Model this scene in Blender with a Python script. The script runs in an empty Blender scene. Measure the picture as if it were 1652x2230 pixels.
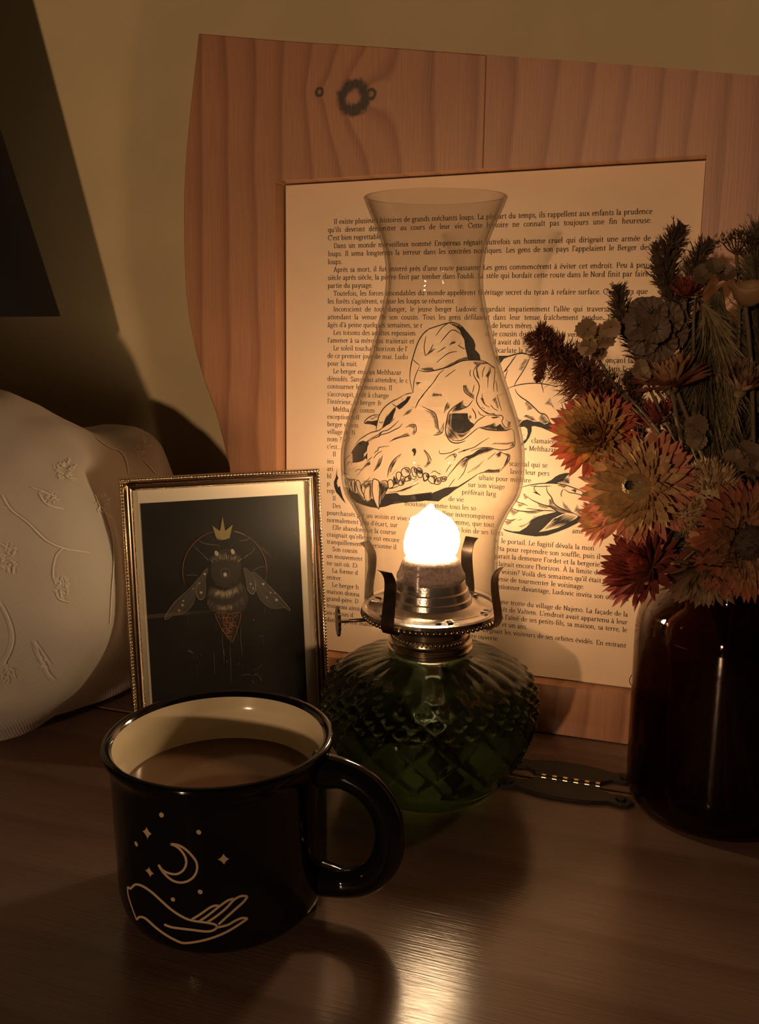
import bpy, bmesh, math, random
import numpy as np
from mathutils import Vector, Matrix, noise
from mathutils.bvhtree import BVHTree
from mathutils.geometry import tessellate_polygon

S = bpy.context.scene
COL = S.collection
PI = math.pi
R = math.radians

# ------------------------------------------------------------------ camera, world, light, exposure
CX, CY, FPX = 826.0, 1115.0, 2050.0          # picture centre and focal length in pixels of 1652 x 2230
PITCH = R(12)
CAM = Vector((0, 0, .28))                    # eye 28 cm above the desk top (z = 0)
cd = bpy.data.cameras.new('camera')
cam = bpy.data.objects.new('camera', cd)
COL.objects.link(cam)
cam.location = CAM
cam.rotation_euler = (PI / 2 - PITCH, 0, 0)
cd.sensor_fit = 'VERTICAL'
cd.sensor_height = 36
cd.lens = 36 * FPX / 2230
cd.clip_start = .01
S.camera = cam

w = bpy.data.worlds.new('dim_room')
S.world = w
w.use_nodes = True
w.node_tree.nodes['Background'].inputs[0].default_value = (1, .62, .36, 1)
w.node_tree.nodes['Background'].inputs[1].default_value = .006

ld = bpy.data.lights.new('room_bulb', 'POINT')   # a weak bulb across the room, left of and behind the camera
ld.energy = 255
ld.color = (1, .60, .33)
ld.shadow_soft_size = .075
lo = bpy.data.objects.new('room_bulb', ld)
COL.objects.link(lo)
lo.location = (-2.10, -3.98, .82)

S.view_settings.view_transform = 'Standard'
S.view_settings.look = 'None'
S.view_settings.exposure = 0
S.view_settings.gamma = 1
S.view_settings.use_curve_mapping = False

# ------------------------------------------------------------------ helpers
CP, SP = math.cos(PITCH), math.sin(PITCH)
def ray(u, v):
    a = (u - CX) / FPX; b = (v - CY) / FPX
    return Vector((a, CP - b * SP, -SP - b * CP))
def at(u, v, Y):
    d = ray(u, v); return CAM + d * (Y / d.y)
def desk_pt(u, v, z=0.0):
    d = ray(u, v); return CAM + d * ((z - CAM.z) / d.z)
def plane_map(o, n):
    def f(u, v):
        d = ray(u, v); return CAM + d * ((o - CAM).dot(n) / d.dot(n))
    return f

def link(o, parent=None):
    COL.objects.link(o)
    if parent is not None: o.parent = parent
    return o
def tag(o, label=None, cat=None, group=None, kind=None):
    if label: o['label'] = label
    if cat: o['category'] = cat
    if group: o['group'] = group
    if kind: o['kind'] = kind
    return o
def thing(name, label, cat, loc=(0, 0, 0), mat3=None, group=None, kind=None):
    o = bpy.data.objects.new(name, None)
    o.empty_display_size = .02
    if mat3 is not None: o.rotation_euler = mat3.to_euler()
    o.location = loc
    link(o)
    return tag(o, label, cat, group, kind)
def mesh(name, verts, faces, mats=None, smooth=False, mi=None):
    m = bpy.data.meshes.new(name)
    m.from_pydata([tuple(v) for v in verts], [], faces)
    for q in (mats if isinstance(mats, (list, tuple)) else [mats]):
        if q: m.materials.append(q)
    if smooth: m.polygons.foreach_set('use_smooth', [True] * len(m.polygons))
    if mi is not None: m.polygons.foreach_set('material_index', mi)
    m.update()
    return m
def obj(name, m, parent=None, loc=None, rot=None, kind=None, label=None):
    o = bpy.data.objects.new(name, m)
    if loc is not None: o.location = loc
    if rot is not None: o.rotation_euler = rot
    link(o, parent)
    if kind: o['kind'] = kind
    if label: o['label'] = label
    return o
class MB:
    def __init__(self): self.v = []; self.f = []; self.mi = []; self.cur = 0
    def add(self, vs, fs):
        b = len(self.v); self.v += [Vector(q) for q in vs]
        self.f += [tuple(b + i for i in q) for q in fs]; self.mi += [self.cur] * len(fs)
    def box(self, lo, hi):
        x0, y0, z0 = lo; x1, y1, z1 = hi
        self.add([(x0,y0,z0),(x1,y0,z0),(x1,y1,z0),(x0,y1,z0),(x0,y0,z1),(x1,y0,z1),(x1,y1,z1),(x0,y1,z1)],
                 [(0,3,2,1),(4,5,6,7),(0,1,5,4),(1,2,6,5),(2,3,7,6),(3,0,4,7)])
    def lathe(self, prof, n=48, c=(0, 0), a0=0, cap0=False, cap1=False):
        vs = []; fs = []
        for r, z in prof:
            for k in range(n):
                t = 2 * PI * k / n + a0
                vs.append((c[0] + r * math.cos(t), c[1] + r * math.sin(t), z))
        for i in range(len(prof) - 1):
            for k in range(n):
                k2 = (k + 1) % n
                fs.append((i*n+k, i*n+k2, (i+1)*n+k2, (i+1)*n+k))
        if cap0: fs.append(tuple(range(n - 1, -1, -1)))
        if cap1: fs.append(tuple((len(prof)-1)*n + k for k in range(n)))
        self.add(vs, fs)
    def tube(self, pts, rad, n=8, caps=True, flat=1.0, upv=None):
        pts = [Vector(p) for p in pts]
        rr = rad if isinstance(rad, (list, tuple)) else [rad] * len(pts)
        vs = []; fs = []; prev = None
        for i, p in enumerate(pts):
            t = (pts[min(i+1, len(pts)-1)] - pts[max(i-1, 0)]).normalized()
            if prev is None:
                up = Vector(upv) if upv else (Vector((0,0,1)) if abs(t.z) < .9 else Vector((1,0,0)))
            else: up = prev
            x = up.cross(t)
            x = x.normalized() if x.length > 1e-9 else Vector((1,0,0))
            y = t.cross(x).normalized(); prev = y
            for k in range(n):
                a = 2*PI*k/n
                vs.append(p + x*math.cos(a)*rr[i] + y*math.sin(a)*rr[i]*flat)
        for i in range(len(pts)-1):
            for k in range(n):
                k2 = (k+1) % n
                fs.append((i*n+k, i*n+k2, (i+1)*n+k2, (i+1)*n+k))
        if caps:
            fs.append(tuple(range(n-1, -1, -1))); fs.append(tuple((len(pts)-1)*n+k for k in range(n)))
        self.add(vs, fs)
    def ball(self, c, r, n=8, m=5, sq=(1, 1, 1)):
        c = Vector(c); vs = [c + Vector((0, 0, r*sq[2]))]; fs = []
        for i in range(1, m):
            t = PI*i/m
            for k in range(n):
                a = 2*PI*k/n
                vs.append(c + Vector((r*sq[0]*math.sin(t)*math.cos(a), r*sq[1]*math.sin(t)*math.sin(a), r*sq[2]*math.cos(t))))
        vs.append(c - Vector((0, 0, r*sq[2])))
        for k in range(n): fs.append((0, 1+k, 1+(k+1) % n))
        for i in range(m-2):
            for k in range(n):
                k2 = (k+1) % n
                fs.append((1+i*n+k, 1+(i+1)*n+k, 1+(i+1)*n+k2, 1+i*n+k2))
        b = 1+(m-2)*n
        for k in range(n): fs.append((b+k, len(vs)-1, b+(k+1) % n))
        self.add(vs, fs)
    def extrude(self, front, back):
        """front/back: lists of 3-D points of a simple polygon"""
        n = len(front); tris = tessellate_polygon([[Vector(p) for p in front]])
        vs = list(front) + list(back)
        fs = [tuple(t) for t in tris] + [tuple(n+i for i in reversed(t)) for t in tris]
        for k in range(n):
            k2 = (k+1) % n; fs.append((k, n+k, n+k2, k2))
        self.add(vs, fs)
    def build(self, name, mats, parent=None, smooth=False, origin=None, kind=None, label=None, loc=None, fix=True):
        vs = self.v if origin is None else [q - Vector(origin) for q in self.v]
        m = mesh(name, vs, self.f, mats, smooth, self.mi)
        if fix:
            bm = bmesh.new(); bm.from_mesh(m); bmesh.ops.recalc_face_normals(bm, faces=bm.faces); bm.to_mesh(m); bm.free()
        return obj(name, m, parent, loc, kind=kind, label=label)
def bevel(o, wd, seg=2, ang=40):
    b = o.modifiers.new('edge', 'BEVEL'); b.width = wd; b.segments = seg; b.limit_method = 'ANGLE'; b.angle_limit = R(ang)
    return o
def autosmooth(o, ang=40):
    bm = bmesh.new(); bm.from_mesh(o.data)
    for e in bm.edges:
        if len(e.link_faces) == 2 and e.calc_face_angle(0) > R(ang): e.smooth = False
    for f in bm.faces: f.smooth = True
    bm.to_mesh(o.data); bm.free(); return o

def smooth_line(p, sub=4, closed=False):
    p = [Vector((q[0], q[1])) for q in p]
    if len(p) < 3: return p
    out = []; n = len(p)
    for i in range(n if closed else n-1):
        if closed: a, b, c, d = p[i-1], p[i], p[(i+1) % n], p[(i+2) % n]
        else: a, b, c, d = p[max(i-1, 0)], p[i], p[i+1], p[min(i+2, n-1)]
        for k in range(sub):
            t = k/sub
            out.append(.5*((2*b) + (c-a)*t + (2*a-5*b+4*c-d)*t*t + (3*b-a-3*c+d)*t**3))
    if not closed: out.append(p[-1])
    return out
def ribbon2(p, wd, closed=False, taper=0.0, wfun=None):
    """2-D ribbon -> (verts, quads); taper 0..1 thins both ends"""
    n = len(p); vs = []; fs = []
    for i in range(n):
        if closed: t = p[(i+1) % n] - p[i-1]
        else: t = p[min(i+1, n-1)] - p[max(i-1, 0)]
        if t.length < 1e-9: t = Vector((1, 0))
        t = t.normalized(); nn = Vector((-t.y, t.x)); h = wd/2
        if wfun: h = wfun(t)/2
        if taper and not closed:
            s = i/(n-1); h *= 1 - taper + taper*min(1, 4*s, 4*(1-s)) if taper <= 1 else 1
        vs += [p[i]+nn*h, p[i]-nn*h]
    for i in range(n if closed else n-1):
        j = (i+1) % n
        fs.append((2*i, 2*i+1, 2*j+1, 2*j))
    return vs, fs
class Ink:
    """flat print: strokes and fills given as picture points, laid on a surface by fn(u, v)"""
    def __init__(self, fn): self.fn = fn; self.v = []; self.f = []
    def put(self, vs, fs):
        b = len(self.v); self.v += [self.fn(q[0], q[1]) for q in vs]; self.f += [tuple(b+i for i in q) for q in fs]
    def line(self, p, wd=1.6, smooth=True, closed=False, taper=.6, sub=4):
        q = smooth_line(p, sub, closed) if smooth else [Vector(x) for x in p]
        self.put(*ribbon2(q, wd, closed, taper))
    def fill(self, p, smooth=False, sub=4):
        q = smooth_line(p, sub, True) if smooth else [Vector((x[0], x[1])) for x in p]
        tr = tessellate_polygon([[Vector((x.x, x.y, 0)) for x in q]])
        self.put(q, [tuple(t) for t in tr])
    def hatch(self, poly, ang, gap, wd, rng, jit=.25):
        """ruled strokes inside a polygon"""
        c, s = math.cos(R(ang)), math.sin(R(ang))
        q = [(x*c+y*s, -x*s+y*c) for x, y in poly]
        y = min(b for a, b in q)+gap*.5
        while y < max(b for a, b in q):
            xs = []
            for i in range(len(q)):
                (x0, y0), (x1, y1) = q[i-1], q[i]
                if (y0 <= y) != (y1 <= y): xs.append(x0+(x1-x0)*(y-y0)/(y1-y0))
            xs.sort()
            for i in range(0, len(xs)-1, 2):
                L = xs[i+1]-xs[i]
                a, b = xs[i]+rng.uniform(-.05, jit)*L*.5, xs[i+1]-rng.uniform(-.05, jit)*L*.5
                pts = [Vector((a*c-y*s, a*s+y*c)), Vector(((a+b)/2*c-y*s, (a+b)/2*s+y*c)), Vector((b*c-y*s, b*s+y*c))]
                self.put(*ribbon2(pts, wd, False, .7))
            y += gap*rng.uniform(.8, 1.2)
    def build(self, name, m, parent, inv=None, kind=None, label=None):
        vs = self.v if inv is None else [inv @ q for q in self.v]
        return obj(name, mesh(name, vs, self.f, m), parent, kind=kind, label=label)
def crop(x0, y0, sc):
    return lambda p: [(x0+x/sc, y0+y/sc) for x, y in p]

# ------------------------------------------------------------------ materials
MATS = {}
def nodes(name):
    m = bpy.data.materials.new(name); m.use_nodes = True
    nt = m.node_tree; b = nt.nodes['Principled BSDF']; MATS[name] = m
    return m, nt, b
def N(nt, t, **kw):
    n = nt.nodes.new(t)
    for k, v in kw.items():
        if k.startswith('i_'):
            key = k[2:]; key = int(key) if key.isdigit() else key.replace('_', ' ')
            n.inputs[key].default_value = v
        else: setattr(n, k, v)
    return n
def ramp(nt, stops):
    n = nt.nodes.new('ShaderNodeValToRGB'); e = n.color_ramp.elements
    while len(e) < len(stops): e.new(.5)
    for q, (p, c) in zip(e, stops): q.position = p; q.color = (*c, 1)
    return n
def mat(name, col, rough=.5, metal=0, spec=.5, var=0, vscale=60, bump=0, bscale=200, coat=0, sheen=0, trans=0, stretch=None, sss=0, croug=.05):
    m, nt, b = nodes(name)
    b.inputs['Base Color'].default_value = (*col, 1)
    b.inputs['Roughness'].default_value = rough
    b.inputs['Metallic'].default_value = metal
    b.inputs['Specular IOR Level'].default_value = spec
    b.inputs['Coat Weight'].default_value = coat
    b.inputs['Coat Roughness'].default_value = croug
    b.inputs['Sheen Weight'].default_value = sheen
    b.inputs['Transmission Weight'].default_value = trans
    L = nt.links.new
    tc = N(nt, 'ShaderNodeTexCoord'); src = tc.outputs['Object']
    if stretch:
        mp = N(nt, 'ShaderNodeMapping'); mp.inputs['Scale'].default_value = stretch; L(src, mp.inputs[0]); src = mp.outputs[0]
    if var:
        nz = N(nt, 'ShaderNodeTexNoise', i_Scale=vscale, i_Detail=5.0); L(src, nz.inputs['Vector'])
        r = ramp(nt, [(.3, tuple(c*(1-var) for c in col)), (.7, tuple(min(1, c*(1+var)) for c in col))])
        L(nz.outputs[0], r.inputs[0]); L(r.outputs[0], b.inputs['Base Color'])
    if bump:
        nz2 = N(nt, 'ShaderNodeTexNoise', i_Scale=bscale, i_Detail=4.0); L(src, nz2.inputs['Vector'])
        bp = N(nt, 'ShaderNodeBump', i_Strength=bump, i_Distance=.001); L(nz2.outputs[0], bp.inputs['Height'])
        L(bp.outputs[0], b.inputs['Normal'])
    return m
def glass(name, tint, ior=1.45, refr=0.0, rcol=None, rough=0.0, dust=0.0, edge=.8, deep=None, ripple=0):
    """clear glass: what is not mirrored at the surface passes straight through (tinted); refr bends that share of it"""
    m = bpy.data.materials.new(name); m.use_nodes = True; nt = m.node_tree; MATS[name] = m
    for n in list(nt.nodes): nt.nodes.remove(n)
    out = N(nt, 'ShaderNodeOutputMaterial'); L = nt.links.new
    tr = N(nt, 'ShaderNodeBsdfTransparent'); tr.inputs[0].default_value = (*tint, 1)
    gl = N(nt, 'ShaderNodeBsdfGlossy', i_Roughness=rough)
    lw = N(nt, 'ShaderNodeLayerWeight', i_Blend=.5)                 # mirror share grows towards grazing view, same from either side
    pw = N(nt, 'ShaderNodeMath', operation='POWER'); L(lw.outputs['Facing'], pw.inputs[0]); pw.inputs[1].default_value = 5.0
    f0 = ((ior - 1) / (ior + 1)) ** 2
    fr = N(nt, 'ShaderNodeMath', operation='MULTIPLY_ADD'); L(pw.outputs[0], fr.inputs[0]); fr.inputs[1].default_value = edge - f0; fr.inputs[2].default_value = f0
    body = tr.outputs[0]
    if deep:                                                        # a slanting look passes more glass
        p3 = N(nt, 'ShaderNodeMath', operation='POWER'); L(lw.outputs['Facing'], p3.inputs[0]); p3.inputs[1].default_value = 4.0
        mc = N(nt, 'ShaderNodeMix', data_type='RGBA'); L(p3.outputs[0], mc.inputs[0]); mc.inputs[6].default_value = (*tint, 1); mc.inputs[7].default_value = (*deep, 1); L(mc.outputs[2], tr.inputs[0])
    if ripple:                                                      # faint hoops left by blowing
        tc = N(nt, 'ShaderNodeTexCoord'); mp = N(nt, 'ShaderNodeMapping'); mp.inputs['Scale'].default_value = (14, 14, 120); L(tc.outputs['Object'], mp.inputs[0])
        nz = N(nt, 'ShaderNodeTexNoise', i_Scale=1.0, i_Detail=1.0); L(mp.outputs[0], nz.inputs['Vector'])
        bp = N(nt, 'ShaderNodeBump', i_Strength=ripple, i_Distance=.004); L(nz.outputs[0], bp.inputs['Height']); L(bp.outputs[0], gl.inputs['Normal'])
    if refr:
        rf = N(nt, 'ShaderNodeBsdfRefraction', i_IOR=ior, i_Roughness=rough); rf.inputs[0].default_value = (*(rcol or tint), 1)
        mx = N(nt, 'ShaderNodeMixShader'); mx.inputs[0].default_value = refr
        L(tr.outputs[0], mx.inputs[1]); L(rf.outputs[0], mx.inputs[2]); body = mx.outputs[0]
    if dust:
        df = N(nt, 'ShaderNodeBsdfDiffuse'); df.inputs[0].default_value = (*[q * q * .5 for q in (rcol or tint)], 1)
        mx = N(nt, 'ShaderNodeMixShader'); mx.inputs[0].default_value = dust
        L(body, mx.inputs[1]); L(df.outputs[0], mx.inputs[2]); body = mx.outputs[0]
    m2 = N(nt, 'ShaderNodeMixShader'); L(fr.outputs[0], m2.inputs[0]); L(body, m2.inputs[1]); L(gl.outputs[0], m2.inputs[2])
    L(m2.outputs[0], out.inputs[0])
    return m
def wood(name, axis, cols, bands, dist, rough, spec=.5, knots=(), nscale=(1, 1, 1), fine=.25, bump=.15, coat=0, wob=.5):
    """sawn wood: growth rings as bands across `axis`, wandering with noise; knots are (centre, radius) in object space"""
    m, nt, b = nodes(name); L = nt.links.new
    tc = N(nt, 'ShaderNodeTexCoord'); src = tc.outputs['Object']
    def vm(op, a, c):
        n = N(nt, 'ShaderNodeVectorMath', operation=op)
        for i, q in enumerate((a, c)):
            if isinstance(q, (tuple, list)): n.inputs[i].default_value = q
            else: L(q, n.inputs[i])
        return n
    def mt(op, a, c=0.0, d=None):
        n = N(nt, 'ShaderNodeMath', operation=op)
        for i, q in enumerate((a, c) if d is None else (a, c, d)):
            if isinstance(q, (int, float)): n.inputs[i].default_value = q
            else: L(q, n.inputs[i])
        return n.outputs[0]
    sp = N(nt, 'ShaderNodeSeparateXYZ'); L(src, sp.inputs[0])
    nz = N(nt, 'ShaderNodeTexNoise', i_Scale=1.0, i_Detail=2.0)
    L(vm('MULTIPLY', src, nscale).outputs[0], nz.inputs['Vector'])
    x = sp.outputs[axis]
    x = mt('ADD', x, mt('MULTIPLY', mt('SUBTRACT', nz.outputs[0], .5), dist))
    dark = None
    for (c, rad) in knots:
        dd = N(nt, 'ShaderNodeVectorMath', operation='DISTANCE'); dd.inputs[1].default_value = c; L(src, dd.inputs[0])
        q = mt('DIVIDE', dd.outputs['Value'], rad)
        g = mt('POWER', 2.718, mt('MULTIPLY', mt('MULTIPLY', q, q), -.09))
        x = mt('ADD', x, mt('MULTIPLY', g, rad*2.6))
        nk = N(nt, 'ShaderNodeTexNoise', i_Scale=220.0, i_Detail=3.0); L(src, nk.inputs['Vector'])
        q2 = mt('ADD', q, mt('MULTIPLY', mt('SUBTRACT', nk.outputs[0], .5), .9))
        ring = mt('SUBTRACT', 1.0, mt('MINIMUM', mt('MULTIPLY', mt('ABSOLUTE', mt('SUBTRACT', q2, .95)), 1.7), 1.0))
        ring = mt('MINIMUM', mt('MULTIPLY', ring, 1.5), .95)
        dark = ring if dark is None else mt('MAXIMUM', dark, ring)
    s = mt('FRACT', mt('MULTIPLY', x, bands))
    rp = ramp(nt, [(0, cols[0]), (.55, cols[1]), (.88, cols[2]), (1, cols[0])]); L(s, rp.inputs[0])
    fn = N(nt, 'ShaderNodeTexNoise', i_Scale=1.0, i_Detail=6.0)
    fs = [26, 26, 26]; fs[axis] = 900
    L(vm('MULTIPLY', src, tuple(fs)).outputs[0], fn.inputs['Vector'])
    big = N(nt, 'ShaderNodeTexNoise', i_Scale=9.0, i_Detail=3.0); L(src, big.inputs['Vector'])
    k = mt('ADD', mt('MULTIPLY', mt('SUBTRACT', fn.outputs[0], .5), fine*2), mt('MULTIPLY', mt('SUBTRACT', big.outputs[0], .5), wob))
    mul = N(nt, 'ShaderNodeMix', data_type='RGBA', blend_type='MULTIPLY'); mul.inputs[0].default_value = 1
    g = mt('ADD', k, 1.0); cb = N(nt, 'ShaderNodeCombineColor')
    for i in range(3): L(g, cb.inputs[i])
    L(rp.outputs[0], mul.inputs[6]); L(cb.outputs[0], mul.inputs[7]); colr = mul.outputs[2]
    if dark is not None:
        mx = N(nt, 'ShaderNodeMix', data_type='RGBA'); L(dark, mx.inputs[0]); L(colr, mx.inputs[6]); mx.inputs[7].default_value = (.02, .01, .006, 1)
        colr = mx.outputs[2]
    L(colr, b.inputs['Base Color'])
    b.inputs['Roughness'].default_value = rough; b.inputs['Specular IOR Level'].default_value = spec
    b.inputs['Coat Weight'].default_value = coat; b.inputs['Coat Roughness'].default_value = .12
    bp = N(nt, 'ShaderNodeBump', i_Strength=bump, i_Distance=.0006); L(fn.outputs[0], bp.inputs['Height']); L(bp.outputs[0], b.inputs['Normal'])
    return m

M = dict(
    wall=mat('painted_wall', (.60, .495, .30), .9, bump=.25, bscale=420, var=.06, vscale=14),
    frame_wood=wood('pine_frame', 0, [(.405, .192, .099), (.38, .175, .087), (.275, .115, .054)], 46, .05, .42, knots=[((-.1703, 0, .4164), .0085), ((-.1946, 0, .4215), .0024), ((-.1585, 0, .4175), .003)], nscale=(7, 7, 3.2), coat=.12),
    bark=mat('bark_edge', (.07, .04, .025), .9, var=.5, vscale=90, bump=.8, bscale=160),
    desk=wood('desk_wood', 1, [(.205, .136, .105), (.195, .127, .097), (.165, .104, .078)], 22, .06, .17, spec=.42, nscale=(2.2, 8, 1), fine=.3, bump=.22, coat=.0, wob=.25),
    paper=mat('old_paper', (.70, .518, .365), .9, var=.03, vscale=30, bump=.1, bscale=300),
    ink=mat('printing_ink', (.016, .013, .012), .8, var=.2),
    text=mat('text_ink', (.035, .03, .028), .85, var=.2),
    hair=mat('grey_ink', (.09, .08, .07), .85, var=.2),
    clear=glass('chimney_glass', (.945, .937, .922), 1.5, edge=.6, deep=(.34, .33, .31), ripple=.3),
    green=glass('green_pressed_glass', (.72, .79, .68), 1.52, refr=.70, rcol=(.66, .76, .61), rough=.0, deep=(.55, .68, .50), dust=.035),
    oil=glass('lamp_oil', (.42, .47, .35), 1.3, refr=.15, rcol=(.4, .46, .34)),
    amber=glass('brown_bottle_glass', (.50, .37, .31), 1.5, refr=.25, rcol=(.46, .33, .27)),
    pane=glass('picture_glass', (.97, .97, .96), 1.45),
    silver=mat('burner_tin', (.52, .48, .46), .2, 1, var=.08, vscale=120, bump=.12, bscale=900),
    brass=mat('aged_brass', (.45, .38, .28), .24, 1, var=.15, vscale=150),
    prong=mat('brown_steel', (.16, .125, .10), .3, 1, var=.2, vscale=200),
    soot=mat('sooty_cap', (.16, .11, .10), .62, .6, var=.35, vscale=500, bump=.5, bscale=1400),
    gold=mat('gold_moulding', (.80, .66, .48), .17, 1, var=.05),
    golddark=mat('bronze_cove', (.34, .25, .19), .28, 1),
    mat_board=mat('mat_board', (.78, .72, .62), .9, bump=.1, bscale=500),
    print=mat('black_print', (.016, .014, .013), .5, var=.3, vscale=25),
    mug=mat('black_glaze', (.005, .0045, .006), .09, 0, .42),
    cream=mat('cream_glaze', (.70, .61, .43), .16, 0, .5, var=.03),
    tea=mat('milky_tea', (.17, .098, .058), .08, 0, .5, var=.06, vscale=18),
    decal=mat('tan_decal', (.50, .37, .23), .45),
    cloth=None,
    thread=mat('satin_thread', (.86, .82, .74), .3, sheen=.4, bump=.3, bscale=900),
    shade=mat('black_shade', (.006, .005, .008), .85, var=.2, vscale=300),
    iron=mat('black_iron', (.022, .02, .019), .5, .4, bump=.25, bscale=400),
    brasspin=mat('hinge_pin', (.75, .55, .28), .25, 1),
    screw=mat('dark_screw', (.03, .027, .025), .4, .8),
    stem=mat('dry_stem', (.13, .095, .05), .75, var=.25, vscale=120),
    wick=mat('cotton_wick', (.30, .13, .09), .9, bump=.4, bscale=1500),
)
# woven damask: fine twill relief
m, nt, b = nodes('damask_cloth'); L = nt.links.new
tc = N(nt, 'ShaderNodeTexCoord')
wv = N(nt, 'ShaderNodeTexWave', wave_type='BANDS', bands_direction='DIAGONAL', i_Scale=230.0, i_Distortion=.6); L(tc.outputs['Object'], wv.inputs['Vector'])
bp = N(nt, 'ShaderNodeBump', i_Strength=.13, i_Distance=.0005); L(wv.outputs[1], bp.inputs['Height'])
nz = N(nt, 'ShaderNodeTexNoise', i_Scale=14.0); L(tc.outputs['Object'], nz.inputs['Vector'])
rp = ramp(nt, [(.3, (.53, .50, .46)), (.7, (.61, .58, .53))]); L(nz.outputs[0], rp.inputs[0]); L(rp.outputs[0], b.inputs['Base Color'])
L(bp.outputs[0], b.inputs['Normal']); b.inputs['Roughness'].default_value = .75; b.inputs['Sheen Weight'].default_value = .15
M['cloth'] = m
# flame: luminous gas, white-hot inside, yellow at the rim
m = bpy.data.materials.new('flame'); m.use_nodes = True; nt = m.node_tree
for n in list(nt.nodes): nt.nodes.remove(n)
em = N(nt, 'ShaderNodeEmission', i_Strength=185.0); lw = N(nt, 'ShaderNodeLayerWeight', i_Blend=.35)
rp = ramp(nt, [(0, (1, .68, .40)), (.6, (1, .66, .34)), (1, (1, .55, .08))]); nt.links.new(lw.outputs[1], rp.inputs[0])
nt.links.new(rp.outputs[0], em.inputs[0]); o_ = N(nt, 'ShaderNodeOutputMaterial'); nt.links.new(em.outputs[0], o_.inputs[0])
M['flame'] = m
# ------------------------------------------------------------------ the setting: wall and desk share one direction
YAW = R(-19.3)
AX = Vector((math.cos(YAW), math.sin(YAW), 0)); BK = Vector((-math.sin(YAW), math.cos(YAW), 0))
RZ = Matrix.Rotation(YAW, 3, 'Z')
O = Vector((.1384, .5848, 0))                     # front foot of the wooden frame on the desk
WALL = .047
mb = MB(); mb.box((-1.6, 0, -.75), (1.6, .08, 1.5))
o = mb.build('wall_back', M['wall'], loc=O + BK * WALL); o.rotation_euler = (0, 0, YAW); tag(o, kind='structure')

SEAM = O - BK * .064
desk = thing('desk', 'brown wooden desk top with a long seam and a black strap hinge', 'desk', SEAM + Vector((0, 0, 0)), RZ)
mb = MB(); mb.box((-1.1, .0006, -.028), (.9, .064 + WALL - .001, 0)); bevel(mb.build('back_board', M['desk'], desk), .0016, 2)
mb = MB(); mb.box((-1.1, -.95, -.028), (.9, -.0006, 0)); bevel(mb.build('fold_out_leaf', M['desk'], desk), .0016, 2)
# strap hinge let into the seam: barrel, two shaped leaves, screws
HX = -.0035
mb = MB()
for k in range(6):
    x0 = HX - .0195 + k * .0065
    mb.tube([(x0 + .0003, 0, .0012), (x0 + .0041, 0, .0012)], .0027, 12)
hinge = mb.build('hinge', M['iron'], desk, smooth=False); autosmooth(hinge)
mb = MB(); mb.tube([(HX - .0185, 0, .0013), (HX + .0195, 0, .0013)], .0022, 10)
autosmooth(mb.build('hinge_pin', M['brasspin'], hinge, label='brass hinge pin showing between the knuckles'))
def leaf_outline():
    outer = [(-.041, .0155), (-.0372, .0195), (-.033, .0206), (-.0290, .0193), (-.0262, .0184), (-.017, .0212), (-.006, .0230)]
    inner = [(-.0195, .003), (-.0200, .0046), (-.0262, .0086), (-.0295, .0080), (-.033, .0078), (-.0372, .0098)]
    full = outer + [(-x, y) for x, y in reversed(outer)] + [(-x, y) for x, y in reversed(inner)][0:0]
    right = [(-x, y) for x, y in reversed(inner)]
    return full + right + list(inner)
for sgn in (1, -1):
    ol = leaf_outline()
    mb = MB(); mb.extrude([(HX + x, sgn * y, .0003) for x, y in ol], [(HX + x, sgn * y, .0021) for x, y in ol])
    lf = mb.build('hinge_leaf', M['iron'], hinge); bevel(lf, .0003, 1)
    for sx in (-1, 1):
        c = (HX + sx * .033, sgn * .0137)
        mb = MB(); mb.lathe([(.0031, .0019), (.0031, .0026), (.0026, .0033), (.0010, .0034)], 14, c, cap1=True)
        mb.box((c[0] - .0021, c[1] - .0003, .0031), (c[0] + .0021, c[1] + .0003, .0036)); mb.box((c[0] - .0003, c[1] - .0021, .0031), (c[0] + .0003, c[1] + .0021, .0036))
        mb.build('hinge_screw', M['screw'], hinge)

# ------------------------------------------------------------------ live-edge wooden frame leaning on the wall
LEAN = R(2.3)
UP = Vector((0, 0, 1)) * math.cos(LEAN) + BK * math.sin(LEAN)
NB = BK * math.cos(LEAN) - Vector((0, 0, 1)) * math.sin(LEAN)
FR3 = Matrix((AX, NB, UP)).transposed()
ORG = O + Vector((0, 0, .0008))
frame = thing('wooden_frame', 'large live-edge wooden frame leaning on the wall behind the oil lamp', 'frame', ORG, FR3)
FINV = (Matrix.Translation(ORG) @ FR3.to_4x4()).inverted()
CRK = -.0826; OL, OR, OB, OT = -.2267, .0508, .034, .3666; TH = .028
def topv(u): return .4656 + (u + .284) * (.4335 - .4656) / .2133 if u < -.0707 else .4335 + (u + .0707) * (.411 - .4335) / .1469
left_edge = [(-.284, .4656), (-.2872, .445), (-.2912, .42), (-.2955, .39), (-.2982, .3594), (-.2988, .325), (-.298, .2929), (-.2955, .272), (-.2905, .25), (-.2835, .228), (-.2754, .2082), (-.2695, .187), (-.2648, .1684), (-.2635, .12), (-.268, .06), (-.27, 0)]
eb = lambda v: .0012 + .0095 * max(0, min(1, (.27 - v) / .05)) * (1 if v > .15 else .8)
def plank(name, front, back, wmat):
    mb = MB(); mb.extrude([(u, 0, v) for u, v in front], [(u, TH, v) for u, v in back]); return mb.build(name, wmat, frame)
frontL = left_edge + [(CRK - .0001, 0), (CRK - .0001, OB), (OL, OB), (OL, OT), (CRK - .0001, OT + .0015), (CRK - .0001, topv(CRK))]
frontL += [(-.15, topv(-.15)), (-.22, topv(-.22) - .0006)]
backL = [(u - eb(v), v) for u, v in left_edge] + frontL[len(left_edge):]
bevel(plank('left_plank', frontL, backL, M['frame_wood']), .0007, 2, 30)
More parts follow.
